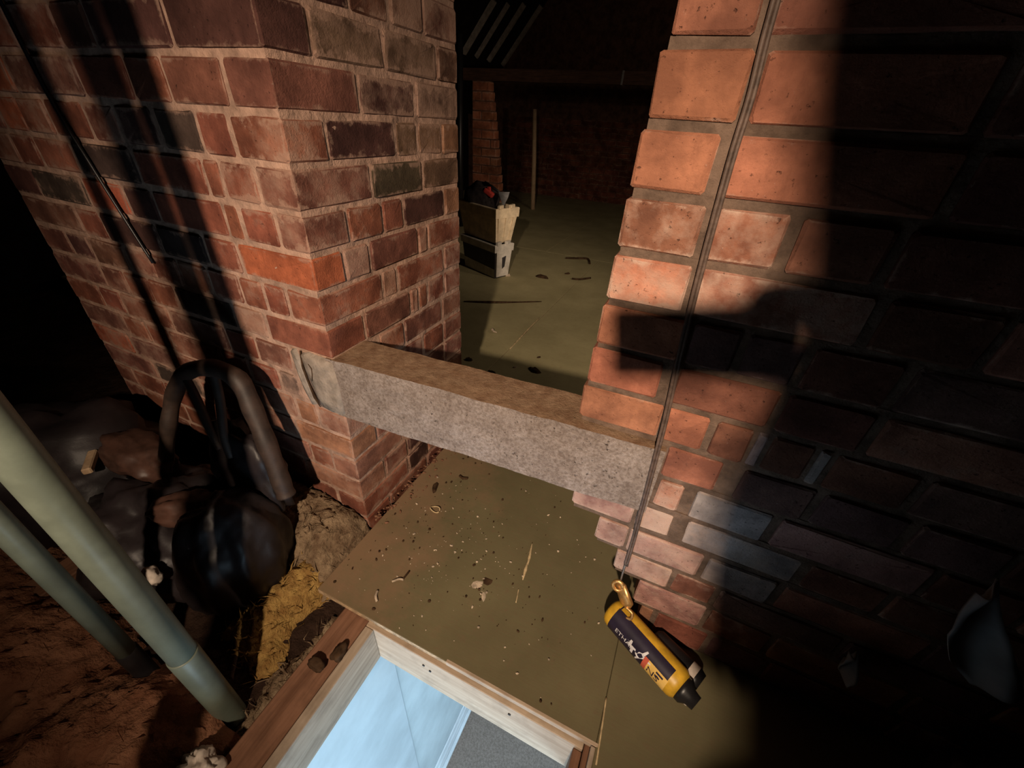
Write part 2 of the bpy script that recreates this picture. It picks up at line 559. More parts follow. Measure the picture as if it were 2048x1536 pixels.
def vary(c, a=0.12):
    f = 1 + random.uniform(-a, a)
    return tuple(max(0.01, x * f * (1 + random.uniform(-0.05, 0.05))) for x in c)


def rand_col():
    r = random.random()
    return vary(RED if r < 0.45 else DULL if r < 0.72 else PURP if r < 0.84 else ORANGE if r < 0.92 else DARK)


# ----- the left pier (chimney breast) : front face Y=0, return face X=0
pier = empty('wall_left', (0, 0, 0))
tag(pier, 'left red brick pier with a sharp corner and wide pale mortar joints', kind='structure')


def bar_block(name, lo, hi, mat, parent, sub=0.05, amp=0.004, seed=0.0):
    """a solid block with subdivided, slightly uneven faces"""
    lo, hi = Vector(lo), Vector(hi)
    bm = bmesh.new()
    dims = hi - lo
    faces = []
    for ax in range(3):
        for side in (0, 1):
            u, v = [(1, 2), (2, 0), (0, 1)][ax]
            nu = max(1, int(dims[u] / sub)); nv = max(1, int(dims[v] / sub))
            grid = []
            for i in range(nu + 1):
                row = []
                for j in range(nv + 1):
                    p = Vector((0, 0, 0))
                    p[ax] = hi[ax] if side else lo[ax]
                    p[u] = lo[u] + dims[u] * i / nu
                    p[v] = lo[v] + dims[v] * j / nv
                    row.append(bm.verts.new(p))
                grid.append(row)
            for i in range(nu):
                for j in range(nv):
                    bm.faces.new((grid[i][j], grid[i + 1][j], grid[i + 1][j + 1], grid[i][j + 1]))
    bmesh.ops.remove_doubles(bm, verts=bm.verts[:], dist=1e-5)
    if amp:
        bm.normal_update()
        for v in bm.verts:
            q = v.co * 14 + Vector((seed, 0, 0))
            v.co += v.normal * (noise.noise(q) * amp + noise.noise(q * 4.1) * amp * 0.5)
    return centre(link(name, from_bm(name, bm), mat, parent))


PT = 1.80          # top of what can be seen of the brickwork
PL = -1.06         # left end of the pier's front face
PD = 0.547         # depth of the pier's return face
mb = bar_block('mortar', (PL + 0.004, 0.0032, -0.16), (-0.0032, PD - 0.004, PT), M_MORTAR, pier, 0.018, 0.0024, 3.0)


def zk(k): return 0.53 + 0.075 * k + 0.002


X3, Y3 = Vector((1, 0, 0)), Vector((0, 1, 0))
O0 = Vector((0, 0, 0))
JT = 0.0052
# perpend joints measured on the front face (X from the corner leftwards) and the return face (Y)
FRONT = {8: [-0.102], 7: [-0.204], 6: [-0.105, -0.255, -0.36, -0.524, -0.782], 5: [-0.125, -0.21, -0.33, -0.45, -0.56, -0.704, -0.819, -0.921],
         4: [-0.094, -0.187, -0.235], 3: [-0.071, -0.168, -0.214], 2: [-0.208], 1: [-0.097, -0.163, -0.237], 0: [-0.188],
         -1: [-0.135, -0.25], -2: [-0.135, -0.20], -3: [-0.095, -0.168], -4: [-0.19], -5: [-0.084, -0.16], -6: [-0.2], -7: [-0.1], -8: [-0.2]}
RETN = {8: [0.19, 0.30, 0.41], 7: [0.092, 0.272, 0.459], 6: [0.186, 0.366], 5: [0.09, 0.286, 0.368, 0.469], 4: [0.192, 0.376],
        3: [0.108, 0.214, 0.291, 0.472], 2: [0.08, 0.16, 0.339, 0.382], 1: [0.186, 0.244, 0.458], 0: [0.109, 0.286, 0.324, 0.369, 0.456],
        -1: [0.149, 0.251, 0.436], -2: [0.11, 0.22, 0.33, 0.44], -3: [0.113, 0.22, 0.44], -4: [0.092, 0.2, 0.31, 0.42], -5: [0.19, 0.30, 0.41],
        -6: [0.1, 0.21, 0.43], -7: [0.2, 0.31], -8: [0.1, 0.3]}
CORNER = {7: (PURP, .1), 6: (DULL, .12), 5: (RED, .55), 4: (DULL, .5), 3: (DULL, .55), 2: (ORANGE, .15), 1: (RED, .35), 0: (RED, .05),
          -3: (PINK, .6), -4: (TAN, .3), -5: (PINK, .4), -6: (PINK, .5)}
FCOL = {(7, 1): (PURP, .2), (6, 1): (DULL, .15), (5, 1): (RED, .3), (5, 2): (DARK, .1), (4, 1): (RED, .55), (4, 2): (RED, .35), (4, 3): (RED, .3),
        (3, 1): (RED, .25), (3, 2): (RED, .05), (3, 3): (RED, .05), (2, 1): (RED, .3), (1, 1): (RED, .5), (1, 2): (RED, .5), (0, 1): (PINK, .75),
        (-3, 1): (TAN, .4), (-3, 2): (PINK, .6), (-4, 1): (PINK, .5), (-5, 1): (RED, .5), (-5, 2): (PINK, .4)}
RCOL = {(7, 1): (BROWN, .3), (7, 2): (BROWN, .35), (7, 3): (BROWN, .3), (6, 1): (PURP, .35), (6, 2): (BROWN, .6), (5, 1): (PURP, .12), (5, 2): (BROWN, .3),
        (5, 3): (BROWN, .2), (5, 4): (TAN, .2), (4, 1): (GREEN, .25), (4, 2): (BROWN, .25), (3, 1): (RED, .3), (3, 2): (RED, .15), (3, 3): (PURP, .05),
        (3, 4): (TAN, .3), (2, 1): (PINK, .7), (2, 2): (DULL, .08), (2, 3): (RED, .55), (2, 4): (RED, .35), (1, 1): (PINK, .6), (1, 2): (RED, .3),
        (1, 3): (RED, .55), (0, 1): (DULL, .05), (0, 2): (RED, .55), (0, 3): (RED, .3), (0, 4): (RED, .45), (0, 5): (RED, .4), (-1, 4): (PINK, .3)}

nb = 0
for k in range(-8, 16):
    z0, z1 = zk(k) + JT, zk(k + 1) - JT
    if z1 > PT: break
    ce = k % 2 == 0
    fj = list(FRONT.get(k, [-0.21 if ce else -0.1]))
    rj = list(RETN.get(k, [0.1, 0.32, 0.43] if ce else [0.21, 0.32]))
    x = fj[-1]
    while True:
        x -= random.choice((0.104, 0.104, 0.215, 0.222, 0.16))
        if x < PL + 0.06: break
        fj.append(x)
    fj.append(PL)
    # bricks hidden where the lintel's end and its mortar sit
    lint = k in (-1, -2)
    a, b = fj[0], rj[0]
    col, sm = CORNER.get(k, (rand_col(), random.uniform(0.1, 0.5)))
    if not lint:
        vs, fs, c = brick_mesh(a + JT, 0.0, z0, z1, b - JT, O0, X3, -Y3, random.uniform(-0.001, 0.001), bev=0.003)
        me = mesh('brick', vs, fs)
        bm = bmesh.new(); bm.from_mesh(me); bmesh.ops.recalc_face_normals(bm, faces=bm.faces[:]); bm.to_mesh(me); bm.free()
        o = link('brick', me, M_BRICK, pier, c); o.color = (*vary(col, .06), sm); nb += 1
    for i in range(1, len(fj)):
        s1, s0 = fj[i - 1], fj[i]
        if s1 - s0 < 0.03: continue
        col, sm = FCOL.get((k, i), (rand_col(), random.uniform(0.15, 0.6)))
        add_brick(pier, M_BRICK, vary(col, .06), sm, s0 + JT, s1 - JT, z0, z1, 0.09, O0, X3, -Y3, random.uniform(-0.0015, 0.002)); nb += 1
    rj.append(PD)
    for i in range(1, len(rj)):
        s0, s1 = rj[i - 1], rj[i]
        if s1 - s0 < 0.03: continue
        if lint and s0 < 0.12: s0 = max(s0, 0.125)
        col, sm = RCOL.get((k, i), (rand_col(), random.uniform(0.15, 0.6)))
        sm = min(0.85, sm + (0.22 if k >= 5 else 0.10))
        add_brick(pier, M_BRICK, vary(tuple(q_ * .85 for q_ in col), .06), sm, s0 + JT, s1 - (JT if i < len(rj) - 1 else 0), z0, z1, 0.09, O0, Y3, X3, random.uniform(-0.0015, 0.002)); nb += 1  # return face colours darkened, as the lamp only grazes this side


# grey mortar packed round the lintel's end, dark strips paint the shade of its crack
def patch(name, outline, depth0, depth1, mat, parent, seed):
    """lumpy slab lying on the plane Y=0, outline in (X, Z)"""
    bm = bmesh.new()
    n = len(outline)
    cx = sum(p[0] for p in outline) / n; cz = sum(p[1] for p in outline) / n
    rings = []
    for f, d in ((1.0, depth0), (0.93, depth1), (0.6, depth1), (0.25, depth1)):
        ring = []
        for (x, z) in outline:
            X, Z = cx + (x - cx) * f, cz + (z - cz) * f
            ring.append(bm.verts.new((X, d + (noise.noise(Vector((X * 30, Z * 30, seed))) * 0.003 if f < 1 else 0), Z)))
        rings.append(ring)
    for r in range(3):
        for i in range(n):
            bm.faces.new((rings[r][i], rings[r][(i + 1) % n], rings[r + 1][(i + 1) % n], rings[r + 1][i]))
    bm.faces.new(rings[3])
    return centre(link(name, from_bm(name, bm, True), mat, parent))


patch('mortar_patch', [(-0.125, .53), (-0.11, .536), (-0.103, .50), (-0.098, .455), (-0.088, .41), (-0.082, .385), (-0.098, .378), (-0.113, .42), (-0.12, .47)], 0.006, -0.004, M_RENDER, pier, 1.0)
patch('mortar_patch', [(-0.092, .53), (-0.07, .537), (-0.03, .533), (0.0, .53), (0.004, .455), (0.006, .385), (-0.03, .381), (-0.062, .386), (-0.074, .415), (-0.083, .45), (-0.09, .49)], 0.006, -0.006, M_RENDER, pier, 5.0)
link('crack', tube_mesh('crack', [(-0.092, -0.003, .535), (-0.097, -0.003, .49), (-0.092, -0.003, .45), (-0.083, -0.003, .41), (-0.072, -0.003, .385)], [.0015, .0028, .0022, .0036, .0012], 6), M_CHIP, pier)
link('crack', tube_mesh('crack', [(-0.072, -0.0065, .508), (-0.064, -0.0068, .498), (-0.066, -0.0068, .482), (-0.073, -0.0065, .462)], [.0008, .0014, .0016, .001], 6), M_CHIP, pier)

# ----- the right wall: front face Y=0.048
YR = 0.048
wall_r = empty('wall_right', (0.55, YR, 0))
tag(wall_r, 'right brick wall of salmon bricks with a stepped left foot and a cable down it', kind='structure')
ZR = {-1: .469, -2: .393, -3: .319, -4: .242, -5: .17, -6: .085, -7: 0.0, -8: -.075}


def zr(k): return ZR.get(k, 0.545 + 0.0755 * k)


OR = Vector((0, YR, 0))
WR_END = 2.35
# left edge of each course, then (end, next start) pairs of the joints
RW = {7: [0.566, (0.648, 0.66)], 6: [0.559, (0.655, 0.668), (0.86, 0.872)], 5: [0.554, (0.645, 0.662), (0.87, 0.884)], 4: [0.553, (0.652, 0.667), (0.747, 0.76), (0.85, 0.862)],
      3: [0.551, (0.657, 0.669), (0.868, 0.88)], 2: [0.549, (0.672, 0.683), (0.745, 0.755), (0.822, 0.834), (0.93, 0.942)], 1: [0.545, (0.658, 0.683), (0.82, 0.832), (0.935, 0.947)],
      0: [0.541, (0.677, 0.683), (0.748, 0.760), (0.811, 0.818), (0.832, 0.838), (0.895, 0.901), (0.915, 0.923), (1.02, 1.032)], -1: [0.704, (0.792, 0.824), (0.925, 0.937), (1.045, 1.058)],
      -2: [0.709, (0.751, 0.772), (0.893, 0.906), (1.11, 1.122)], -3: [0.559, (0.682, 0.688), (0.755, 0.778), (0.967, 0.98), (1.09, 1.1)],
      -4: [0.622, (0.683, 0.689), (0.828, 0.838), (0.955, 0.967)], -5: [0.676, (0.790, 0.796), (0.873, 0.884), (1.09, 1.1)], -6: [0.738, (0.877, 0.887), (1.0, 1.01)],
      -7: [0.762, (0.790, 0.80), (0.905, 0.915)]}
SAL = (0.42, 0.175, 0.105)
SALD = (0.33, 0.145, 0.092)
ROSE = (0.40, 0.23, 0.19)
GREYB = (0.33, 0.29, 0.27)
MAUVE = (0.17, 0.095, 0.082)
WCOL = {(7, 0): (SALD, .1), (6, 0): (SAL, .05), (6, 1): (SAL, .05), (5, 0): (SAL, .1), (5, 1): (SAL, .15), (4, 0): (SALD, .55), (4, 1): (SALD, .6),
        (3, 0): (SAL, .55), (3, 1): (SALD, .65), (2, 0): (SAL, .1), (2, 1): (MAUVE, .1), (1, 0): (SAL, .05), (1, 1): (DULL, .2), (0, 0): (SAL, .02), (0, 1): (SAL, .1),
        (0, 2): (DULL, .3), (0, 3): (GREYB, .3), (0, 5): (GREYB, .3), (-1, 0): (SAL, .25), (-1, 1): (MAUVE, .1), (-2, 0): (PINK, .5), (-2, 1): (GREYB, .35),
        (-2, 2): (ROSE, .3), (-3, 0): (ROSE, .6), (-3, 1): (ROSE, .8), (-3, 2): (GREYB, .5), (-3, 3): (DULL, .3), (-4, 0): (ROSE, .6), (-4, 1): (ROSE, .55),
        (-4, 2): (GREYB, .45), (-5, 0): (ROSE, .65), (-5, 1): (DULL, .35), (-6, 0): (ROSE, .5), (-7, 0): (TAN, .3), (-7, 1): (RED, .2)}
LEFT = {}
for k in range(-7, 16):
    z0, z1 = zr(k), zr(k + 1)
    if z1 > PT: break
    rec = RW.get(k)
    if rec is None: rec = [0.566 + 0.004 * (k - 7), (0.67 + 0.1 * (k % 2), 0.682 + 0.1 * (k % 2))]
    joints = [rec[0]] + [j for p in rec[1:] for j in p]
    x = joints[-1]
    while x < WR_END - 0.25:
        e = x + random.choice((0.103, 0.215, 0.215))
        joints += [e, e + 0.011]
        x = e + 0.011
    joints.append(WR_END)
    LEFT[k] = rec[0]
    jt = 0.0058 if k >= 4 else 0.0052
    for i in range(0, len(joints) - 1, 2):
        col, sm = WCOL.get((k, i // 2), (vary(random.choice((SALD, DULL, DULL, MAUVE, MAUVE)), .1), random.uniform(0.05, 0.4)))
        add_brick(wall_r, M_BRICK_R, vary(col, .05), sm, joints[i], joints[i + 1], z0 + jt, z1 - jt, 0.10, OR, X3, -Y3, random.uniform(-0.002, 0.002), jit=0.0016, bev=0.003)
    # mortar bed of this course, its left end following the step of the brick
    lx = rec[0] + 0.006
    if k in (-1, -2): lx = 0.690
    bar_block('mortar', (lx, YR + (0.0045 if k > -3 else 0.003), z0 - 0.0055), (WR_END - 0.005, YR + 0.105, z1 + 0.0055 if k < 15 else z1), M_MORTAR_R, wall_r, 0.022, 0.0018, k * 3.1)

# ----- concrete lintel let into both walls
lin = bar_block('concrete_lintel', (-0.02, 0.0, 0.379), (0.702, 0.105, 0.5355), M_CONC, None, 0.009, 0.0022, 9.0)
lin.data.transform(Matrix.Rotation(0.055, 4, 'Z'))
lin.location = Matrix.Rotation(0.055, 3, 'Z') @ lin.location
tag(lin, 'rough grey concrete lintel spanning low between the brick pier and the right wall', 'lintel', kind='thing')

# ------------------------------------------------------------------ floor boards, joists, hatch lining
floor = empty('floor', (0, 0, 0))
tag(floor, 'olive painted board floor of the loft', kind='structure')


def board(lo, hi, mt=None):
    bm = bmesh.new()
    lo, hi = Vector(lo), Vector(hi)
    bm_box(bm, lo, hi, 0.0012)
    for f in bm.faces:
        f.material_index = 0 if f.normal.z > 0.5 else 1
    bm.normal_update()
    for f in bm.faces:
        f.material_index = 0 if f.normal.z > 0.5 else 1
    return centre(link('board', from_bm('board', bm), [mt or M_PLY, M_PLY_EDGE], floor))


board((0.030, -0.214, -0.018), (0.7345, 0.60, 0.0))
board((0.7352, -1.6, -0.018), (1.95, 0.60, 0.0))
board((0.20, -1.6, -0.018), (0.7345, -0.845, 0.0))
board((-0.077, 0.6025, -0.018), (1.14, 3.04, 0.0), M_PLY_LIT)
board((1.143, 0.6025, -0.018), (1.95, 3.04, 0.0), M_PLY_LIT)
board((-1.295, 0.6025, -0.018), (-0.0792, 3.04, 0.0), M_PLY_LIT)
board((-3.0, 0.6025, -0.018), (-1.298, 3.04, 0.0), M_PLY_LIT)
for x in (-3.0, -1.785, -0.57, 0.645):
    board((x, 3.0425, -0.018), (x + 1.2125, 6.25, 0.0), M_PLY_LIT)

for x0 in (0.112, 0.716):
    j = box('floor_joist', (x0, -1.9, -0.125), (x0 + (0.072 if x0 < .5 else 0.05), 0.4, -0.0195), M_JOIST_Y, None, 0.003)
    tag(j, 'old brown floor joist beside the pale left side of the hatch' if x0 < .5 else 'old brown floor joist along the right side of the hatch', 'joist', kind='thing')
j = box('floor_joist', (0.185, -0.205, -0.125), (0.715, -0.15, -0.0195), M_JOIST_X, None, 0.003)
tag(j, 'brown trimmer joist across the far end of the hatch under the board edge', 'joist', kind='thing')
j = box('floor_joist', (-0.62, -1.9, -0.125), (-0.55, -0.02, -0.0195), M_JOIST_Y, None, 0.003)
tag(j, 'dark brown joist far left under the pile of dark sacks', 'joist', kind='thing')

hatch = empty('hatch_lining', (0.46, -0.6, -0.15))
tag(hatch, 'pale pine board lining round the open loft hatch', 'hatch frame', kind='thing')
box('lining_board', (0.1855, -0.84, -0.155), (0.208, -0.224, -0.021), M_PINE_Y, hatch, 0.0015)
box('lining_board', (0.1855, -0.2235, -0.155), (0.7145, -0.205, -0.0195), M_PINE_X, hatch, 0.0015)
box('lining_board', (0.6975, -0.84, -0.155), (0.7145, -0.224, -0.030), M_JOIST_Y, hatch, 0.0015)
box('lining_board', (0.208, -0.84, -0.155), (0.6975, -0.82, -0.021), M_PINE_X, hatch, 0.0015)
box('stop_strip', (0.40, -0.2146, -0.016), (0.742, -0.2075, 0.0005), M_PINE_X, hatch, 0.001)
box('stop_strip', (0.7265, -0.84, -0.016), (0.7352, -0.216, 0.0005), M_PINE_Y, hatch, 0.001)
for (x, z) in ((0.345, -0.055), (0.362, -0.066), (0.56, -0.05), (0.207, -0.36)):
    if z > -0.1:
        me = tube_mesh('nail_head', [(x, -0.2255, z), (x, -0.2225, z)], 0.0032, 8)
        link('nail_head', me, M_BLACKPL, hatch)

# ceiling of the landing below, in four pieces round the hatch, and the landing
ceil_l = empty('ceiling', (0, 0, -0.14))
tag(ceil_l, kind='structure')
for lo, hi in (((-3.2, -2.6, -0.156), (0.188, 6.3, -0.128)), ((0.712, -2.6, -0.156), (3.2, 6.3, -0.128)), ((0.188, -0.2, -0.156), (0.712, 6.3, -0.128)), ((0.188, -2.6, -0.156), (0.712, -0.838, -0.128))):
    box('plasterboard', lo, hi, M_PLASTER, ceil_l)

wl = box('wall_landing', (-0.08, -2.4, -2.47), (0.062, 1.8, -0.157), M_WALLBLUE); wl['kind'] = 'structure'
w2 = box('wall_landing_right', (2.4, -2.4, -2.47), (2.5, 1.8, -0.157), M_WALLBLUE); w2['kind'] = 'structure'
w3 = box('wall_landing_far', (0.062, 1.7, -2.47), (2.4, 1.8, -0.157), M_WALLBLUE); w3['kind'] = 'structure'
w4 = box('wall_landing_near', (0.062, -2.4, -2.47), (2.4, -2.3, -0.157), M_WALLBLUE); w4['kind'] = 'structure'
fl = box('floor_landing', (-0.08, -2.4, -2.55), (2.5, 1.8, -2.47), M_CARPET); fl['kind'] = 'structure'
sk = empty('baseboard_left', (0.07, 0.4, -2.47)); sk['kind'] = 'structure'
box('board', (0.062, -0.02, -2.47), (0.084, 1.7, -2.345), M_SKIRT, sk, 0.003)
box('moulding', (0.062, -0.02, -2.33), (0.073, 1.7, -2.305), M_SKIRT, sk, 0.004)
box('bead', (0.084, -0.02, -2.47), (0.104, 1.7, -2.44), M_SKIRT, sk, 0.004)
dr = empty('door_1', (0.07, -0.07, -2.47)); dr['kind'] = 'structure'
box('leaf', (0.062, -0.90, -2.46), (0.070, -0.075, -0.45), M_DOORBLUE, dr, 0.002)

# ------------------------------------------------------------------ roof, far wall, beam, rafters
fw = empty('wall_far', (-0.5, 6.25, 0)); fw['kind'] = 'structure'
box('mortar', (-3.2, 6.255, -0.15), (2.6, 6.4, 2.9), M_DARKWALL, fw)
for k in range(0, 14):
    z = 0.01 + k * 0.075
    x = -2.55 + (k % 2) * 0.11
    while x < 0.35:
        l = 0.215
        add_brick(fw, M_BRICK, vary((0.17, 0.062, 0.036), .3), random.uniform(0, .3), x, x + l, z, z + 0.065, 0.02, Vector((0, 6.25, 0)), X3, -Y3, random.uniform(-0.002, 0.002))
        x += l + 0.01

rf = empty('ceiling_roof', (0, 3, 2)); rf['kind'] = 'structure'
ang = R(49)
ev = Vector((-2.62, 0, 1.62))
dr_ = Vector((math.cos(ang), 0, math.sin(ang)))
nrm = Vector((math.sin(ang), 0, -math.cos(ang)))


def slab(a, b, y0, y1, t, mat, name, parent, nv):
    vs = []
    for y in (y0, y1):
        for p in (a, b):
            vs += [Vector((p.x, y, p.z)), Vector((p.x, y, p.z)) - nv * t]
    fs = [(0, 2, 6, 4), (1, 5, 7, 3), (0, 1, 3, 2), (4, 6, 7, 5), (0, 4, 5, 1), (2, 3, 7, 6)]
    bm = bmesh.new()
    me = mesh(name, vs, fs); bm.from_mesh(me); bmesh.ops.recalc_face_normals(bm, faces=bm.faces[:]); bm.to_mesh(me); bm.free()
    return centre(link(name, me, mat, parent))


slab(ev + Vector((-0.5, 0, -0.575)), ev + dr_ * 3.2, -2.6, 6.3, 0.03, M_FELT, 'roof_felt', rf, nrm)
slab(Vector((2.6, 0, 1.62)) + Vector((0.5, 0, -0.575)), Vector((2.6, 0, 1.62)) + Vector((-dr_.x, 0, dr_.z)) * 3.2, -2.6, 6.3, 0.03, M_FELT, 'roof_felt', rf, Vector((-nrm.x, 0, nrm.z)))
box('roof_felt', (-3.3, 6.4, -0.2), (3.3, 6.45, 4.3), M_FELT, rf)
box('roof_felt', (-3.3, -2.65, -0.2), (3.3, -2.6, 4.3), M_FELT, rf)
box('roof_felt', (-3.3, -2.6, -0.2), (-3.2, 6.4, 1.2), M_FELT, rf)
box('roof_felt', (3.2, -2.6, -0.2), (3.3, 6.4, 1.2), M_FELT, rf)

for y, w, t1, pale in ((4.99, 0.062, .62, 1), (5.31, 0.03, .66, 1), (5.66, 0.05, .74, 1), (6.10, 0.046, .82, 1)):
    a = Vector((-2.6, 0, 1.63)) + dr_ * 0.05
    b = a + dr_ * t1
    r_ = slab(a + nrm * 0.05, b + nrm * 0.05, y - w / 2, y + w / 2, 0.045, M_BATTEN if pale else M_ROOFWOOD, 'roof_batten', None, nrm)
    which = {4.99: 'widest pale slanting roof batten, nearest the pier corner', 5.31: 'thin pale slanting roof batten, second from the pier', 5.66: 'pale slanting roof batten, third from the pier', 6.10: 'pale slanting roof batten, fourth and last bright one from the pier'}[y]
    tag(r_, which, 'batten', 'pale battens on the far roof slope')

beam = box('tie_beam', (-2.62, 4.5, 1.352), (2.6, 4.6, 1.465), M_ROOFWOOD, None, 0.004)
tag(beam, 'long dark reddish roof beam crossing high above the far boarded floor', 'beam', kind='thing')

bc = box('beam_strap', (-0.452, 4.492, 1.350), (-0.432, 4.602, 1.467), M_STEEL, None, 0.001)
tag(bc, 'pale metal strap round the long roof beam', 'strap', kind='thing')
beam2 = box('tie_beam', (-1.84, 4.75, 2.17), (1.84, 4.87, 2.40), M_ROOFWOOD, None, 0.004)
tag(beam2, 'upper black roof beam cutting off the tops of the pale battens', 'beam', kind='thing')

# raking brick pier at the far left
sp = empty('brick_buttress', (-1.5, 3.55, 0))
tag(sp, 'far brick buttress with a raking right side behind the stacked crates', 'buttress', kind='thing')
for k in range(17):
    z = 0.004 + 0.075 * k
    xr = -1.24 - 0.155 * (z / 1.25) - 0.035 * (z / 1.25) ** 2
    x0 = -1.60
    sp_j = [x0 + (0.1 if k % 2 else 0.2)]
    edges = [x0] + [e for e in sp_j if e < xr - 0.05] + [xr]
    for i in range(len(edges) - 1):
        add_brick(sp, M_BRICK, vary((0.30, 0.115, 0.06), .2), random.uniform(.1, .4), edges[i] + .005, edges[i + 1] - .004, z + .005, z + .070, 0.1, Vector((0, 3.5, 0)), X3, -Y3, random.uniform(-.002, .002))
    box('mortar', (x0 + .003, 3.504, z), (xr - .008, 3.6, z + .075), M_DARKWALL, sp)
fp = link('drain_pipe', tube_mesh('drain_pipe', [(-1.72, 3.46, 0.0), (-1.715, 3.46, .7), (-1.70, 3.46, 1.6)], 0.03, 12), M_BLACKPL)
tag(fp, 'black upright pipe left of the far brick buttress', 'pipe')

st = link('leaning_stick', tube_mesh('leaning_stick', [(-1.46, 4.93, 0.0), (-1.515, 4.99, .56), (-1.585, 5.06, 1.12)], [0.030, 0.029, 0.027], 8), M_STICK)
tag(st, 'pale wooden stick standing upright beyond the stacked crates', 'stick')


# ------------------------------------------------------------------ crates
def crate(name, corner, ang_, w, d, h, z, mats, label, cat, flare=0.02, rim=0.045):
    """open tapered crate; corner is the near right one; w goes left along the front, d goes back"""
    root = empty(name, (corner[0], corner[1], z))
    fx = Vector((-math.cos(ang_), -math.sin(ang_), 0)); by = Vector((-math.sin(ang_) * -1 * -1, math.cos(ang_), 0))
    by = Vector((math.sin(-ang_) * 1.0, math.cos(ang_), 0))
    c = Vector((corner[0], corner[1], z))

    def pt(a, b, zz, inset):
        return c + fx * (inset + a * (w - 2 * inset)) + by * (inset + b * (d - 2 * inset)) + Vector((0, 0, zz))
    bm = bmesh.new()
    rings = []
    for zz, ins in ((0, flare), (0.004, flare - .002), (h - rim, 0.004), (h - 0.004, 0.001), (h, 0.003), (h, 0.012), (0.02, flare + .012)):
        rings.append([bm.verts.new(pt(a, b, zz, ins)) for a, b in ((0, 0), (1, 0), (1, 1), (0, 1))])
    for r in range(len(rings) - 1):
        for i in range(4): bm.faces.new((rings[r][i], rings[r][(i + 1) % 4], rings[r + 1][(i + 1) % 4], rings[r + 1][i]))
    bm.faces.new(rings[0]); bm.faces.new(rings[-1])
    link('body', from_bm('body', bm), mats[0], root)
    # rim band standing proud
    bm = bmesh.new()
    rr = []
    for zz, ins in ((h - rim, -0.006), (h - 0.003, -0.008), (h + 0.002, -0.004), (h + 0.002, 0.008), (h - rim, 0.006)):
        rr.append([bm.verts.new(pt(a, b, zz, ins)) for a, b in ((0, 0), (1, 0), (1, 1), (0, 1))])
    for r in range(len(rr)):
        for i in range(4): bm.faces.new((rr[r][i], rr[r][(i + 1) % 4], rr[(r + 1) % 5][(i + 1) % 4], rr[(r + 1) % 5][i]))
    link('rim', from_bm('rim', bm), mats[1], root)
    # ribs on the end wall, stub handles on the rim
    for b in (0.14, 0.5, 0.86):
        bm = bmesh.new()
        p0 = pt(0, b - .05, h - rim, 0.003); p1 = pt(0, b + .05, h - rim, 0.003); q0 = pt(0, b - .05, 0.02, flare); q1 = pt(0, b + .05, 0.02, flare)
        out = -fx * 0.007
        v = [bm.verts.new(p) for p in (p0, p1, q1, q0, p0 + out, p1 + out, q1 + out, q0 + out)]
        for f in ((4, 5, 6, 7), (0, 1, 5, 4), (1, 2, 6, 5), (2, 3, 7, 6), (3, 0, 4, 7)): bm.faces.new([v[i] for i in f])
        link('rib', from_bm('rib', bm), mats[0], root)
    for b in (0.2, 0.75):
        bm = bmesh.new()
        p = pt(0, b, h, 0.006)
        bm_box(bm, p - Vector((.012, .03, .002)), p + Vector((.012, .03, .022)), 0.004)
        link('lug', from_bm('lug', bm), mats[1], root)
    tag(root, label, cat, kind='thing')
    return root, pt


A = R(-24)
c1, pt1 = crate('storage_crate', (-0.624, 2.08), A, 0.40, 0.165, 0.245, 0.0, [M_DARKPL, M_WHITEPL], 'lower dark crate with a pale end, on the board floor', 'crate', 0.02, 0.05)
bm = bmesh.new()
v = [bm.verts.new(p) for p in (pt1(0, .06, .20, .002), pt1(0, .94, .20, .002), pt1(0, .94, .012, .018), pt1(0, .06, .012, .018))]
o_ = Vector((math.cos(A), math.sin(A), 0)) * 0.010
v2 = [bm.verts.new(p.co + o_) for p in v]
for f in ((0, 1, 2, 3),): bm.faces.new([v2[i] for i in f])
for i in range(4): bm.faces.new((v[i], v[(i + 1) % 4], v2[(i + 1) % 4], v2[i]))
link('end_panel', from_bm('end_panel', bm), M_WHITEPL, c1)
bm = bmesh.new()
v = [bm.verts.new(p + o_ * 1.25) for p in (pt1(0, .38, .155, .006), pt1(0, .62, .165, .005), pt1(0, .58, .085, .011), pt1(0, .42, .07, .012))]
bm.faces.new(v)
link('dark_mark', from_bm('dark_mark', bm), M_DARKPL, c1)
bm = bmesh.new()
o2 = Vector((math.sin(A), -math.cos(A), 0)) * 0.004
v = [bm.verts.new(p + o2) for p in (pt1(0.0, 0, .07, .014), pt1(1, 0, .085, .013), pt1(1, 0, .006, .019), pt1(0.0, 0, .006, .019))]
bm.faces.new(v)
link('pale_stripe', from_bm('pale_stripe', bm), M_WHITEPL, c1)
c2, pt2 = crate('storage_crate', (-0.620, 2.07), A, 0.43, 0.20, 0.235, 0.252, [M_CREAM, M_CREAM], 'cream plastic crate of oddments stacked on the dark crate', 'crate', 0.03, 0.06)

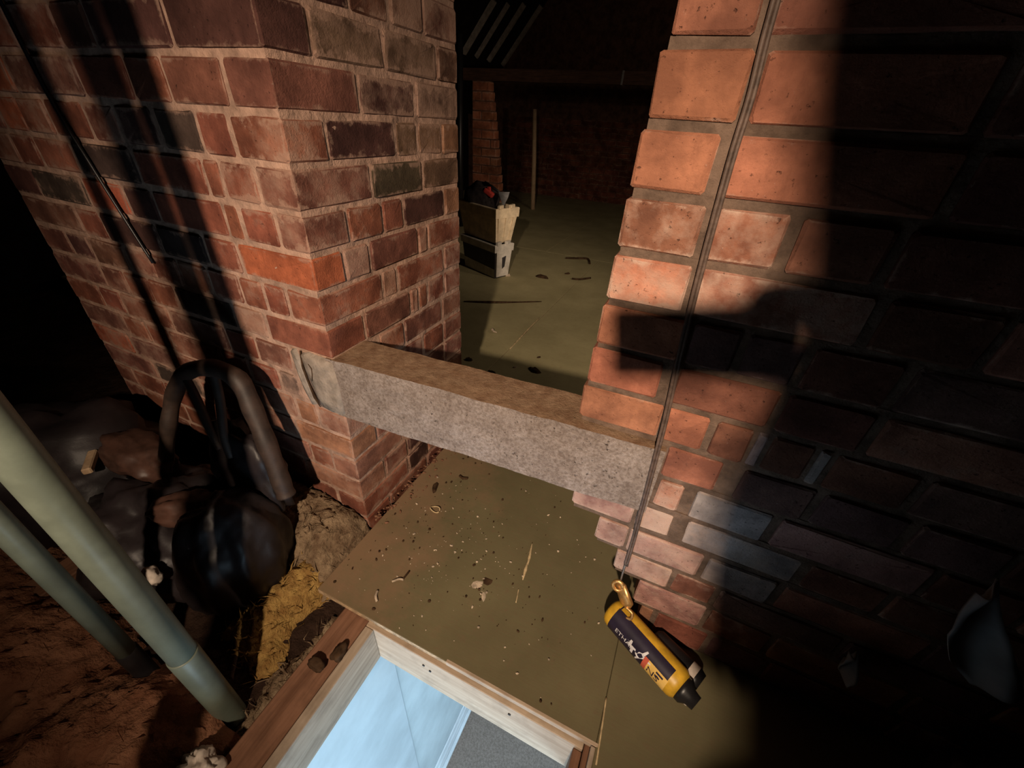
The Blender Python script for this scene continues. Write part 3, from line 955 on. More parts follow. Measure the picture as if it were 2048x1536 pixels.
# things in the upper crate
bm = bmesh.new()
bmesh.ops.create_icosphere(bm, subdivisions=3, radius=1.0)
for v in bm.verts:
    n = 1 + 0.22 * noise.noise(v.co * 2.1) + 0.1 * noise.noise(v.co * 5)
    v.co = Vector((v.co.x * .14 * n, v.co.y * .085 * n, v.co.z * .12 * n))
cb = link('cloth_bundle', from_bm('cloth_bundle', bm, True), M_DARKCLOTH, None, (-0.84, 2.27, 0.50))
tag(cb, 'black cloth bundle heaped in the cream crate', 'bundle')
rt_ = empty('red_tool', (-0.76, 2.06, 0.5))
tag(rt_, 'small red plastic thing lying on top of the cream crate', 'tool', kind='thing')
box('red_grip', (-0.79, 2.20, 0.545), (-0.715, 2.24, 0.578), M_REDPL, rt_, 0.010, Matrix.Rotation(0.5, 3, 'Y'), seg=2)
box('red_guard', (-0.765, 2.21, 0.565), (-0.74, 2.23, 0.60), M_REDPL, rt_, 0.006, Matrix.Rotation(0.2, 3, 'X'), seg=2)
tw = empty('hand_trowel', (-0.70, 2.1, 0.5))
tag(tw, 'grey triangular trowel blade poking out of the cream crate', 'trowel', kind='thing')
bm = bmesh.new()
pts = [(-0.675, 2.21, .575), (-0.595, 2.22, .582), (-0.602, 2.21, .545), (-0.63, 2.20, .485)]
a_ = [bm.verts.new(p) for p in pts]; b_ = [bm.verts.new((p[0], p[1] + .003, p[2])) for p in pts]
bm.faces.new(a_); bm.faces.new(b_[::-1])
for i in range(4): bm.faces.new((a_[i], b_[i], b_[(i + 1) % 4], a_[(i + 1) % 4]))
link('blade', from_bm('blade', bm), M_STEEL, tw)
link('trowel_handle', tube_mesh('trowel_handle', [(-0.67, 2.215, .575), (-0.73, 2.23, .595), (-0.80, 2.25, .615)], [.006, .013, .014], 8), M_BLACKPL, tw)

# ------------------------------------------------------------------ pipes and posts at the left
p1 = empty('soil_pipe', (0.030, -0.463, -0.12))
tag(p1, 'thick upright grey green plastic pipe with a socket joint, nearest the hatch', 'pipe', kind='thing')
link('pipe_shaft', tube_mesh('pipe_shaft', [(0.030, -0.463, -0.13), (0.030, -0.463, 0.6), (0.030, -0.463, 2.0)], 0.0217, 32), M_PIPE, p1)
link('pipe_socket', tube_mesh('pipe_socket', [(0.030, -0.463, -0.128), (0.030, -0.463, 0.185), (0.030, -0.463, 0.189), (0.030, -0.463, 0.1895)], [.0235, .0235, .0231, .0218], 32, cap=False), M_PIPE, p1)
p2 = empty('soil_pipe', (-0.170, -0.494, -0.05))
tag(p2, 'thinner grey green plastic pipe at the left edge, left of the jointed pipe', 'pipe', kind='thing')
link('pipe_shaft', tube_mesh('pipe_shaft', [(-0.170, -0.494, -0.06), (-0.170, -0.494, .6), (-0.170, -0.494, 2.0)], 0.0163, 28), M_PIPE, p2)
link('pipe_socket', tube_mesh('pipe_socket', [(-0.170, -0.494, -0.058), (-0.170, -0.494, 0.06), (-0.170, -0.494, 0.064)], [.0182, .0182, .0164], 28, cap=False), M_BLACKPL, p2)
po = box('timber_post', (0.139, -0.750, -0.10), (0.187, -0.702, 2.3), M_POST, None, 0.003)
tag(po, 'upright timber post near the hatch, out of frame at the left', 'post', kind='thing')
hw = link('hanging_wire', tube_mesh('hanging_wire', smooth_pts([(-0.655, -0.012, 1.25), (-0.642, -0.01, 1.0), (-0.60, -0.01, .87), (-0.56, -0.009, .755), (-0.522, -0.009, .66)], 4), 0.0035, 8), M_BLACKPL)
tag(hw, 'thin black wire slanting down the left pier face', 'wire')

# ------------------------------------------------------------------ arched frame, sack and the pile at the left
ar = empty('arched_frame', (-0.3, -0.15, 0.04))
tag(ar, 'dark arched wooden frame with two thin inner bars, standing against the brick pier', 'frame', kind='thing')
ap = smooth_pts([(-0.552, -0.21, 0.044), (-0.495, -0.19, 0.161), (-0.445, -0.165, 0.287), (-0.425, -0.13, 0.375), (-0.371, -0.11, 0.447), (-0.275, -0.10, 0.487), (-0.205, -0.09, 0.472), (-0.172, -0.10, 0.407), (-0.139, -0.115, 0.327), (-0.11, -0.13, 0.225), (-0.10, -0.135, 0.19)], 5)
link('arch', tube_mesh('arch', ap, [0.0155 + 0.0055 * min(1, i / 30) + 0.0012 * math.sin(i * 1.3) for i in range(len(ap))], 14), M_ARCH, ar)
link('inner_bar', tube_mesh('inner_bar', smooth_pts([(-0.372, -0.112, 0.452), (-0.321, -0.13, 0.4), (-0.279, -0.15, 0.347), (-0.25, -0.16, .30)], 4), 0.009, 10), M_ARCH, ar)
link('inner_bar', tube_mesh('inner_bar', smooth_pts([(-0.263, -0.102, 0.482), (-0.248, -0.12, 0.419), (-0.229, -0.15, 0.344), (-0.215, -0.16, .29)], 4), 0.010, 10), M_ARCH, ar)


def lump(name, c, r, mat, seed, amp=0.2, fr=2.0, sub=4, ridge=0.0, flat=None, parent=None, rot=None):
    bm = bmesh.new()
    bmesh.ops.create_icosphere(bm, subdivisions=sub, radius=1.0)
    for v in bm.verts:
        q = v.co.copy()
        n = 1 + amp * fbm(q * fr + Vector((seed, 0, 0)), 4)
        if ridge:
            an = math.atan2(q.y, q.x)
            n += ridge * abs(math.sin(an * 4.5 + 1.2 * noise.noise(q * 1.5 + Vector((seed, 2, 0))))) ** 3 * (1 - abs(q.z) ** 3)
        v.co = Vector((q.x * r[0] * n, q.y * r[1] * n, q.z * r[2] * n))
        if flat is not None and v.co.z < flat: v.co.z = flat + (v.co.z - flat) * 0.1
    if rot is not None: bmesh.ops.rotate(bm, verts=bm.verts[:], cent=(0, 0, 0), matrix=rot)
    return link(name, from_bm(name, bm, True), mat, parent, c)


s1 = lump('black_sack', (-0.195, -0.245, 0.045), (0.115, 0.115, 0.20), M_SACK, 3.0, 0.12, 1.7, 5, 0.10, -0.17, rot=Matrix.Rotation(0.12, 3, 'Y'))
tag(s1, 'black bulging plastic sack with vertical folds, beside the yellow glass wool', 'sack')
s2 = lump('black_sack', (-0.43, -0.27, 0.02), (0.20, 0.17, 0.15), M_SACK, 8.0, 0.25, 2.2, 5, 0.05, -0.13)
tag(s2, 'low black sack lying in front of the arched frame', 'sack')
s3 = lump('black_sack', (-0.86, -0.28, 0.05), (0.23, 0.22, 0.20), M_SACK, 12.0, 0.25, 2.0, 4, 0.05, -0.17)
tag(s3, 'shapeless black sack far left behind the pipes', 'sack')
s4 = lump('black_sack', (-0.235, -0.125, 0.20), (0.115, 0.05, 0.15), M_SACK, 21.0, 0.22, 2.4, 4, 0.06, -0.28)
tag(s4, 'black sack standing inside the arch of the dark frame', 'sack')
b1 = lump('old_boot', (-0.60, -0.20, 0.16), (0.14, 0.06, 0.055), M_BROWNLEATHER, 30.0, 0.25, 2.0, 4)
tag(b1, 'dull brown leather lump left of the arched frame', 'leather')
b2 = lump('old_boot', (-0.285, -0.255, 0.165), (0.085, 0.045, 0.04), M_BROWNLEATHER, 33.0, 0.25, 2.0, 4, rot=Matrix.Rotation(0.5, 3, 'Z'))
tag(b2, 'small brown leather lump with a shiny edge below the arched frame', 'leather')
b3 = lump('pale_scrap', (-0.255, -0.385, 0.10), (0.022, 0.016, 0.026), M_SCRAP, 41.0, 0.3, 2.0, 3)
tag(b3, 'pale knuckle shaped scrap on the low black sack', 'scrap')
b4 = box('wood_offcut', (-0.70, -0.285, 0.165), (-0.615, -0.265, 0.183), M_STICK, None, 0.003, Matrix.Rotation(-0.6, 3, 'Z'))
tag(b4, 'short pale wood offcut lying at the far left of the pile', 'offcut')


# ------------------------------------------------------------------ insulation between the joists
def wool(name, outline_fn, x0, x1, y0, y1, base, amp, mat, seed, step=0.009, tufts=0):
    bm = bmesh.new()
    nx = int((x1 - x0) / step); ny = int((y1 - y0) / step)
    grid = {}
    for i in range(nx + 1):
        for j in range(ny + 1):
            x, y = x0 + (x1 - x0) * i / nx, y0 + (y1 - y0) * j / ny
            w = outline_fn(x, y)
            if w <= 0: continue
            q = Vector((x * 9 + seed, y * 9, seed))
            rg = 1 - abs(noise.noise(q * 1.3)) * 2
            z = base(x, y) + amp * (0.7 * fbm(q, 5) + 0.5 * rg * rg) * min(1, w * 4)
            z += amp * (0.30 * noise.noise(q * 7) + 0.22 * noise.noise(q * 15))
            z = z - (1 - min(1, w * 6)) ** 2 * 0.09
            d = Vector((noise.noise(q * 3 + Vector((9, 0, 0))), noise.noise(q * 3 + Vector((0, 9, 0))), 0)) * 0.006
            grid[i, j] = bm.verts.new((x + d.x, y + d.y, z))
    for (i, j), v in list(grid.items()):
        if (i + 1, j) in grid and (i, j + 1) in grid and (i + 1, j + 1) in grid:
            bm.faces.new((v, grid[i + 1, j], grid[i + 1, j + 1], grid[i, j + 1]))
    rr = random.Random(int(seed * 10))
    keys = list(grid.keys())
    for t in range(tufts):
        k = rr.choice(keys)
        p = grid[k].co.copy()
        d = Vector((rr.uniform(-1, 1), rr.uniform(-1, 1), rr.uniform(0.1, 0.9))).normalized()
        l = rr.uniform(0.012, 0.04); wv = d.cross(Vector((rr.uniform(-1, 1), rr.uniform(-1, 1), rr.uniform(-1, 1)))).normalized() * rr.uniform(.0006, .0022)
        m_ = p + d * l * .5 + Vector((rr.uniform(-1, 1), rr.uniform(-1, 1), rr.uniform(-.5, .5))) * l * .25
        e = p + d * l
        v = [bm.verts.new(a) for a in (p - wv, p + wv, m_ + wv * .8, m_ - wv * .8, e)]
        bm.faces.new((v[0], v[1], v[2], v[3])); bm.faces.new((v[3], v[2], v[4]))
    o = centre(link(name, from_bm(name, bm, True), mat))
    return o


def rect_w(x0, x1, y0, y1, wob=0.02, s=0.0):
    def f(x, y):
        q = 0.03 * noise.noise(Vector((x * 9 + s, y * 9, s))) * wob / 0.02
        return min(x - x0, x1 - x, y - y0, y1 - y) + q
    return f


# dusty grey wool banked against the foot of the pier
g1 = wool('insulation', rect_w(-0.52, 0.052, -0.235, 0.015, .02, 1.), -0.56, 0.10, -0.27, -0.003,
          lambda x, y: -0.035 + 0.135 * max(0, min(1, (y + 0.24) / 0.22)) * (1.0 if x < -0.04 else max(0.15, 1 - (x + .04) * 9)), 0.048, M_GWOOL, 5.0, 0.007, tufts=260)
tag(g1, 'dusty grey mineral wool banked against the foot of the brick pier', 'insulation', kind='stuff')
g2 = wool('insulation', rect_w(-0.15, 0.032, -0.38, -0.085, .02, 4.), -0.19, 0.06, -0.42, -0.05, lambda x, y: -0.006 + 0.05 * max(0, (y + .30)), 0.042, M_YWOOL, 11.0, 0.006, tufts=260)
tag(g2, 'yellow glass wool between the black sack and the board floor', 'insulation', kind='stuff')
g3 = wool('insulation', rect_w(0.012, 0.13, -0.56, -0.17, .02, 9.), 0.0, 0.125, -0.60, -0.14, lambda x, y: -0.045, 0.036, M_GWOOL, 17.0, 0.006, tufts=260)
tag(g3, 'brown dusty wool scraps between the yellow wool and the hatch joist', 'insulation', kind='stuff')
g4 = wool('insulation', lambda x, y: min(0.112 - x, (-0.455 - y) - 0.05 * noise.noise(Vector((x * 6, 0, 0))) + 0.12 * max(0, -x - .2) + .002), -0.80, 0.11, -1.3, -0.36, lambda x, y: 0.0 + 0.03 * noise.noise(Vector((x * 4, y * 4, 0))) + 0.055 * math.exp(-((x - .03) ** 2 + (y + .46) ** 2) / .006), 0.05, M_BWOOL, 23.0, 0.011, tufts=90)
tag(g4, 'reddish brown loft wool in the near left corner below the pipes', 'insulation', kind='stuff')
g5 = wool('insulation', lambda x, y: 0.1, -3.1, 0.108, -2.5, 0.7, lambda x, y: -0.075, 0.03, M_DWOOL, 31.0, 0.04)
tag(g5, 'wool coloured dark as in shade between the joists under the black sacks', 'insulation', kind='stuff')
wt = lump('wool_tuft', (0.095, -0.545, -0.005), (0.035, 0.025, 0.02), M_SCRAP, 51.0, 0.5, 2.4, 4)
tag(wt, 'off white wool tuft on the brown wool near the hatch', 'wool')
for (x, y, z, r_, lab) in ((0.152, -0.335, -0.008, (.020, .013, .012), 'dark lump of wood on the joist left of the hatch'), (0.176, -0.298, -0.010, (.013, .019, .010), 'small dark wood chip on the joist nearest the hatch corner')):
    tag(lump('dark_chip', (x, y, z), r_, M_CHIP, x * 90, .45, 1.6, 3), lab, 'wood')

# ------------------------------------------------------------------ cable, brass fitting, canister
ce = empty('pull_cable', (0.66, 0.03, 0.19))
tag(ce, 'dark brown twin cable hanging down the right wall to the yellow canister', 'cable', kind='thing')
cp = smooth_pts([(0.655, 0.0425, 1.75), (0.656, 0.0425, 1.3), (0.657, 0.0425, 1.103), (0.661, 0.0425, 1.029), (0.661, 0.0418, 0.963), (0.666, 0.0425, 0.822), (0.673, 0.0425, 0.709), (0.681, 0.0405, 0.605), (0.684, 0.0335, 0.548), (0.690, 0.0325, 0.430), (0.692, 0.0335, 0.376), (0.696, 0.0425, 0.296), (0.698, 0.037, 0.212)], 5)
link('flex', tube_mesh('flex', cp, 0.0027, 10), M_CABLE, ce)
link('flex', tube_mesh('flex', [p + Vector((0.0046, 0.001 * math.sin(i * .6), 0)) for i, p in enumerate(cp)], 0.0025, 10), M_CABLE, ce)
link('bare_wire', tube_mesh('bare_wire', smooth_pts([(0.699, 0.037, 0.218), (0.700, 0.04, 0.17), (0.702, 0.045, 0.135)], 4), 0.0022, 8), M_WIRE, ce)

bf = empty('brass_fitting', (0.70, 0.045, 0.12))
tag(bf, 'small worn brass fitting at the lower end of the hanging cable', 'fitting', kind='thing')
fa = Vector((0.699, 0.046, 0.137)); fb = Vector((0.732, 0.020, 0.098))
me = tube_mesh('plate', [fa, fa.lerp(fb, .12), fa.lerp(fb, .85), fb], [0.008, 0.019, 0.021, 0.009], 14, flat=0.45)
link('plate', me, M_BRASS, bf)
link('ring', tube_mesh('ring', [fa + Vector((.011 * math.cos(t * .5236), -.012 + .004 * math.sin(t * .5236), .011 * math.sin(t * .5236))) for t in range(13)], 0.0042, 8, cap=False), M_BRASS, bf)
link('hook', tube_mesh('hook', smooth_pts([fb + Vector((-.006, -.004, .004)), fb + Vector((.010, -.010, .002)), fb + Vector((.012, -.016, -.010)), fb + Vector((.002, -.016, -.016))], 4), 0.0035, 8), M_BRASS, bf)

can = empty('canister', (0.77, -0.03, 0.0))
tag(can, 'yellow cylindrical canister with a navy label, lying on the boards by the right wall', 'canister', kind='thing')
CA = Vector((0.700, 0.030, 0.052)); CB = Vector((0.866, -0.066, 0.052))
ax = (CB - CA).normalized(); CLn = (CB - CA).length
CR = 0.033
cu = Vector((0, 0, 1)); cv = ax.cross(cu)      # cv points to the viewer's side


def lathe(name, prof, mat, parent, n=40, a0=0, a1=2 * math.pi, off=0.0):
    vs, fs = [], []
    full = abs(a1 - a0 - 2 * math.pi) < 1e-6
    m = n if full else n + 1
    for (t, r) in prof:
        for k in range(m):
            an = a0 + (a1 - a0) * k / n
            vs.append(CA + ax * t + (r + off) * (math.cos(an) * cu + math.sin(an) * cv))
    for i in range(len(prof) - 1):
        for k in range(n):
            b = (k + 1) % m
            fs.append((i * m + k, i * m + b, (i + 1) * m + b, (i + 1) * m + k))
    return link(name, mesh(name, vs, fs, True), mat, parent)


lathe('can_body', [(0.0, 0.0), (0.0, .02), (.004, .0275), (.010, .0315), (.018, CR), (CLn - .012, CR), (CLn - .006, CR * .94), (CLn, CR * .8), (CLn, 0)], M_YELLOW, can)
# printed navy panel: on the viewer's side of the tube (angle measured from the top towards the viewer)
A0, A1 = R(4), R(165)
lathe('navy_label', [(.021, CR + .0006), (CLn - .022, CR + .0006)], M_NAVY, can, 24, A0, A1)
lathe('yellow_panel', [(CLn - .066, CR + .0011), (CLn - .020, CR + .0011)], M_LABELY, can, 14, R(50), R(106))
lathe('red_panel', [(CLn - .076, CR + .0013), (CLn - .066, CR + .0013)], M_LABELR, can, 14, R(50), R(106))
lathe('collar', [(CLn - .004, 0.0), (CLn - .004, .026), (CLn + .010, .026), (CLn + .02, .017), (CLn + .034, .015), (CLn + .034, 0)], M_BLACKPL, can)
lathe('seam', [(.0215, CR - .0006), (.0225, CR + .0005), (.0245, CR + .0005), (.0255, CR - .0006)], M_NAVY, can)


def on_can(name, polys, mat, t0, ang0, sx, sy, lift):
    """flat polygons (u along the axis, v round the tube) wrapped on the canister"""
    vs, fs = [], []
    for poly in polys:
        b = len(vs)
        for (u, v) in poly:
            an = ang0 + v * sy / CR
            vs.append(CA + ax * (t0 + u * sx) + (CR + lift) * (math.cos(an) * cu + math.sin(an) * cv))
        fs.append(tuple(range(b, b + len(poly))))
    return link(name, mesh(name, vs, fs), mat, can)


def font_polys(txt):
    cvd = bpy.data.curves.new('txt', 'FONT')
    cvd.body = txt
    cvd.resolution_u = 3
    o = bpy.data.objects.new('txt', cvd)
    COL.objects.link(o)
    dg = bpy.context.evaluated_depsgraph_get()
    dg.update()
    ev_ = o.evaluated_get(dg)
    me_ = ev_.to_mesh()
    out = [[(me_.vertices[i].co.x, me_.vertices[i].co.y) for i in p.vertices] for p in me_.polygons]
    ev_.to_mesh_clear()
    bpy.data.objects.remove(o)
    bpy.data.curves.remove(cvd)
    return out


# reading direction runs round the tube for the small line, along it for the black letters
def rotp(polys): return [[(y, -x) for (x, y) in p] for p in polys]


on_can('lettering', [[(x, y) for (x, y) in p] for p in font_polys('ETHAL')], M_WHITE, .040, R(80), .0165, -.013, .0012)
on_can('white_mark', [[(0, 0), (.25, .02), (.28, .42), (.55, .40), (.60, 1.0), (.82, 1.02), (.80, .36), (1.0, .30), (.95, .1), (.5, .12), (.45, -.3), (.28, -.3), (.25, 0)]], M_WHITE, .070, R(60), .026, .019, .0012)
on_can('white_mark', [[(0, .55), (.14, .5), (.2, .1), (.42, -.1), (.6, -.75), (.72, -.7), (.62, 0.0), (1.15, .05), (1.2, .2), (.62, .42), (.35, .95), (.2, 1.5), (.1, 1.45), (.2, .9), (.05, .75)]], M_WHITE, .096, R(56), .030, .017, .0012)
on_can('lettering', font_polys('NS'), M_NAVY, CLn - .064, R(92), .024, -.020, .0018)
on_can('lettering', [[(0, 0), (1, 0), (1, .3), (0, .3)], [(0, .6), (.7, .6), (.7, .9), (0, .9)]], M_NAVY, CLn - .045, R(57), .016, .012, .0018)

can2 = empty('canister', (0.87, 0.03, 0.0))
tag(can2, 'black canister with a tan ring, lying behind the yellow one at the wall foot', 'canister', kind='thing')
q0 = Vector((0.800, 0.018, 0.034)); q1 = Vector((0.905, -0.035, 0.034))
qa = (q1 - q0).normalized()
link('can_body', tube_mesh('can_body', [q0, q0 + qa * .004, q0 + qa * .012, q1 - qa * .012, q1], [.010, .02, .0265, .0265, .022], 28), M_BLACKPL, can2)
link('tan_ring', tube_mesh('tan_ring', [q1 - qa * .030, q1 - qa * .014], [.0272, .0272], 28, cap=False), M_SCRAP, can2)
tg = box('tan_block', (0.872, -0.085, 0.030), (0.888, -0.066, 0.062), M_SCRAP, None, 0.003, Matrix.Rotation(-0.5, 3, 'Z'))
tag(tg, 'tan tab at the dark nozzle end of the yellow canister', 'tab')


# ------------------------------------------------------------------ debris on the boards
def chip(name, x, y, sx, sy, h, rz, mat, label, cat, seed, z=0.0):
    bm = bmesh.new()
    n = 9
    rb, rtp = [], []
    rr = random.Random(seed)
    for k in range(n):
        a = 2 * math.pi * k / n
        f = rr.uniform(.65, 1.1)
        rb.append(bm.verts.new((math.cos(a) * sx * f, math.sin(a) * sy * f, 0)))
        rtp.append(bm.verts.new((math.cos(a) * sx * f * .7, math.sin(a) * sy * f * .7, h * rr.uniform(.6, 1))))
    for k in range(n): bm.faces.new((rb[k], rb[(k + 1) % n], rtp[(k + 1) % n], rtp[k]))
    bm.faces.new(rtp); bm.faces.new(rb[::-1])
    bmesh.ops.rotate(bm, verts=bm.verts[:], cent=(0, 0, 0), matrix=Matrix.Rotation(rz, 3, 'Z'))
    o = link(name, from_bm(name, bm), mat, None, (x, y, z + 0.0003))
    tag(o, label, cat)
    return o


def strip(name, pts, r, mat, label, cat, flat=0.5):
    o = centre(link(name, tube_mesh(name, smooth_pts(pts, 4), r, 7, flat=None), mat))
    tag(o, label, cat)
    return o


chip('dark_chip', 0.121, 1.019, .042, .020, .014, -.45, M_CHIP, 'largest dark chip on the boards just beyond the lintel', 'chip', 1)
chip('dark_chip', -0.205, .955, .020, .016, .012, .3, M_CHIP, 'dark chip at the foot of the pier beyond the lintel', 'chip', 2)
chip('dark_chip', -0.049, .908, .026, .008, .008, -.2, M_CHIP, 'thin dark chip half hidden behind the lintel', 'chip', 3)
chip('dark_chip', -0.337, 2.333, .062, .030, .02, .1, M_CHIP, 'dark clump on the boards right of the crates', 'chip', 4)
chip('dark_chip', -0.198, 2.526, .024, .014, .01, .6, M_CHIP, 'small dark chip beyond the dark clump', 'chip', 5)
chip('pale_chip', .024, 1.002, .012, .007, .006, .5, M_CHIPL, 'small pale chip beside the largest dark chip', 'chip', 6)
chip('pale_chip', -.579, 2.216, .030, .018, .02, .5, M_CHIPL, 'white crumb at the foot of the dark crate', 'chip', 7)
chip('dark_chip', .091, 1.151, .014, .008, .006, .9, M_CHIP, 'tiny dark chip behind the largest dark chip', 'chip', 8)
strip('dark_twig', [(-.60, 1.59, .003), (-.45, 1.66, .006), (-.33, 1.74, .004), (-.166, 1.86, .003)], [.004, .006, .007, .008, .009, .008, .008, .007, .006, .005, .005, .004, .003], M_CHIP, 'long dark twig lying across the boards in front of the crates', 'twig')
strip('dark_twig', [(-.345, 2.93, .004), (-.25, 2.98, .008), (-.17, 3.02, .006), (-.116, 2.89, .004)], .009, M_CHIP, 'bent dark twig on the far boards right of the crates', 'twig')
strip('dark_twig', [(-.13, 2.42, .004), (-.07, 2.44, .006), (-.01, 2.52, .004)], .008, M_CHIP, 'short dark twig on the far boards by the right wall edge', 'twig')
strip('pale_feather', [(-.262, 1.315, .004), (-.246, 1.298, .012), (-.232, 1.285, .010), (-.215, 1.292, .004)], [.003, .004, .006, .007, .008, .008, .007, .006, .006, .005, .004, .003, .003], M_CHIPL, 'white feathery scrap on the boards beyond the lintel', 'scrap')
strip('pale_splinter', [(-.075, 1.16, .0005), (-.082, 1.4, .001), (-.086, 1.62, .0005)], [.0022, .003, .004, .004, .004, .003, .003, .002, .001], M_SPLINT, 'long pale split in the board surface beyond the lintel', 'splinter')
strip('pale_splinter', [(.459, .146, .0005), (.470, .095, .0015), (.474, .07, .001)], [.001, .002, .003, .004, .004, .003, .0025, .002, .001], M_SPLINT, 'upper pale split in the board in front of the lintel', 'splinter')
strip('pale_splinter', [(.470, .085, .0005), (.474, .06, .002), (.478, .031, .0005)], [.0012, .002, .003, .004, .005, .004, .003, .002, .001], M_SPLINT, 'lower pale split in the board in front of the lintel', 'splinter')
strip('pale_splinter', [(.478, .005, .0003), (.483, -.015, .0008), (.486, -.03, .0003)], .0012, M_SPLINT, 'shortest pale split below the other two in the near board', 'splinter')
strip('pale_splinter', [(.735, -.128, .0004), (.7385, -.18, .0012), (.742, -.24, .0004)], .0018, M_SPLINT, 'pale splinter along the board seam right of the hatch', 'splinter')
strip('wood_curl', [(.154 + .016 * math.cos(t), .118 + .010 * math.sin(t), .005 + .003 * math.sin(t * 2)) for t in [i * .6 for i in range(11)]], .0018, M_SPLINT, 'dusty wire curl on the near board left of the middle', 'curl')
strip('dark_twig', [(.150, .27, .003), (.165, .262, .007), (.178, .272, .003)], .004, M_CHIP, 'dark curved scrap on the boards under the lintel', 'scrap')
chip('dark_chip', .104, .192, .010, .026, .008, .3, M_CHIP, 'brown chip on the near board by the pier foot', 'chip', 11)
strip('wood_shaving', [(.183, -.120, .003), (.196, -.108, .006), (.206, -.104, .003)], .0028, M_CHIPL, 'pale shaving on the near board, left', 'shaving')
strip('dark_twig', [(.203, -.106, .003), (.205, -.09, .005), (.204, -.078, .002)], .0025, M_CHIP, 'tiny dark twig touching the pale shaving', 'twig')
strip('wood_shaving', [(.166, -.155, .003), (.172, -.168, .005), (.182, -.176, .002)], .0032, M_CHIPL, 'pale shaving near the left corner of the near board', 'shaving')
chip('bolt_hole', .398, -.012, .017, .011, .0006, .2, M_CHIP, 'dark round hole in the near board', 'hole', 21)
chip('bare_patch', .378, -.030, .015, .012, .0005, .9, M_CHIPL, 'bare pale patch of board beside the dark hole', 'patch', 22)
chip('bare_patch', .407, -.052, .006, .014, .0005, .4, M_CHIPL, 'narrow bare pale patch below the dark hole', 'patch', 23)
chip('bare_patch', .386, -.010, .004, .003, .0005, .4, M_CHIPL, 'tiny bare pale spot at the rim of the dark hole', 'patch', 24)

bm = bmesh.new()
rr = random.Random(99)
for t in range(420):
    x = rr.gauss(.24, .17); y = rr.gauss(.02, .13)
    if t > 280: x, y = rr.uniform(.05, .72), rr.uniform(-.2, .5)
    if x < .04 or x > .72 or y < -.205 or y > .55: continue
    s = rr.choice((.0008, .0012, .0012, .0018, .0028))
    m_ = Matrix.Translation((x, y, s * .5)) @ Matrix.Rotation(rr.uniform(0, 3), 4, 'Z') @ Matrix.Diagonal((s * rr.uniform(.7, 2), s * rr.uniform(.7, 1.4), s, 1))
    g = bmesh.ops.create_icosphere(bm, subdivisions=1, radius=1, matrix=m_)
    mi = 0 if rr.random() < .5 else 1
    for v in g['verts']:
        for f in v.link_faces: f.material_index = mi
dbs = centre(link('debris', from_bm('debris', bm), [M_CHIPL, M_CHIP]))
tag(dbs, 'scattered crumbs and grit on the near board', 'debris', kind='stuff')

# rubble along the foot of the pier on the boards
bm = bmesh.new()
for t in range(130):
    y = rr.uniform(.0, .5); x = .012 + abs(rr.gauss(0, .03))
    s = rr.uniform(.001, .0042)
    m_ = Matrix.Translation((x, y, s * .5)) @ Matrix.Rotation(rr.uniform(0, 3), 4, 'Z') @ Matrix.Diagonal((s * rr.uniform(.7, 2), s * rr.uniform(.7, 1.4), s, 1))
    bmesh.ops.create_icosphere(bm, subdivisions=1, radius=1, matrix=m_)
d2 = centre(link('debris', from_bm('debris', bm), M_JOIST_X))
tag(d2, 'mortar crumbs along the foot of the pier on the boards', 'debris', kind='stuff')

# ------------------------------------------------------------------ dark heap at the lower right
h1 = lump('dark_bag', (1.36, -0.14, 0.15), (0.17, 0.14, 0.19), M_SACK, 61.0, 0.25, 1.8, 5, 0.05, -0.148)
tag(h1, 'black bag slumped on the boards in deep shadow at lower right', 'bag')


def rag(name, la, lb, y, mat, label, seed):
    """crumpled cloth between two edges given in (X, Z), hanging just in front of the wall"""
    def at(l, t):
        q = t * (len(l) - 1); i_ = min(int(q), len(l) - 2); f = q - i_
        return l[i_][0] * (1 - f) + l[i_ + 1][0] * f, l[i_][1] * (1 - f) + l[i_ + 1][1] * f
    bm = bmesh.new()
    n, m_ = 18, 8
    g = {}
    for i_ in range(n + 1):
        a, b = at(la, i_ / n), at(lb, i_ / n)
        for j_ in range(m_ + 1):
            f = j_ / m_
            x, z = a[0] * (1 - f) + b[0] * f, a[1] * (1 - f) + b[1] * f
            yy = y - 0.012 * math.sin(f * 5 + i_ * .25) + .012 * noise.noise(Vector((x * 18, z * 18, seed)))
            g[i_, j_] = (bm.verts.new((x, yy, z)), bm.verts.new((x, yy + .004, z)))
    for i_ in range(n):
        for j_ in range(m_):
            for k_ in (0, 1): bm.faces.new([g[p][k_] for p in ((i_, j_), (i_ + 1, j_), (i_ + 1, j_ + 1), (i_, j_ + 1))])
    rim_ = [(i_, 0) for i_ in range(n + 1)] + [(n, j_) for j_ in range(1, m_ + 1)] + [(i_, m_) for i_ in range(n - 1, -1, -1)] + [(0, j_) for j_ in range(m_ - 1, 0, -1)]
    for q in range(len(rim_)):
        p0, p1 = rim_[q], rim_[(q + 1) % len(rim_)]
        bm.faces.new((g[p0][0], g[p1][0], g[p1][1], g[p0][1]))
    o = centre(link(name, from_bm(name, bm, True), mat))
    tag(o, label, 'cloth')


rag('grey_cloth', [(1.101, .515), (1.116, .426), (1.15, .37), (1.20, .325)], [(1.118, .537), (1.16, .465), (1.185, .43), (1.25, .345)], -0.02, M_GREYSHEET, 'dim grey cloth hanging on the right wall above the black bag', 3.)
rag('pale_rag', [(1.085, .25), (1.08, .225), (1.10, .18)], [(1.105, .245), (1.112, .21), (1.115, .175)], 0.01, M_GREYSHEET, 'small dim pale rag low on the right wall in deep shadow', 9.)


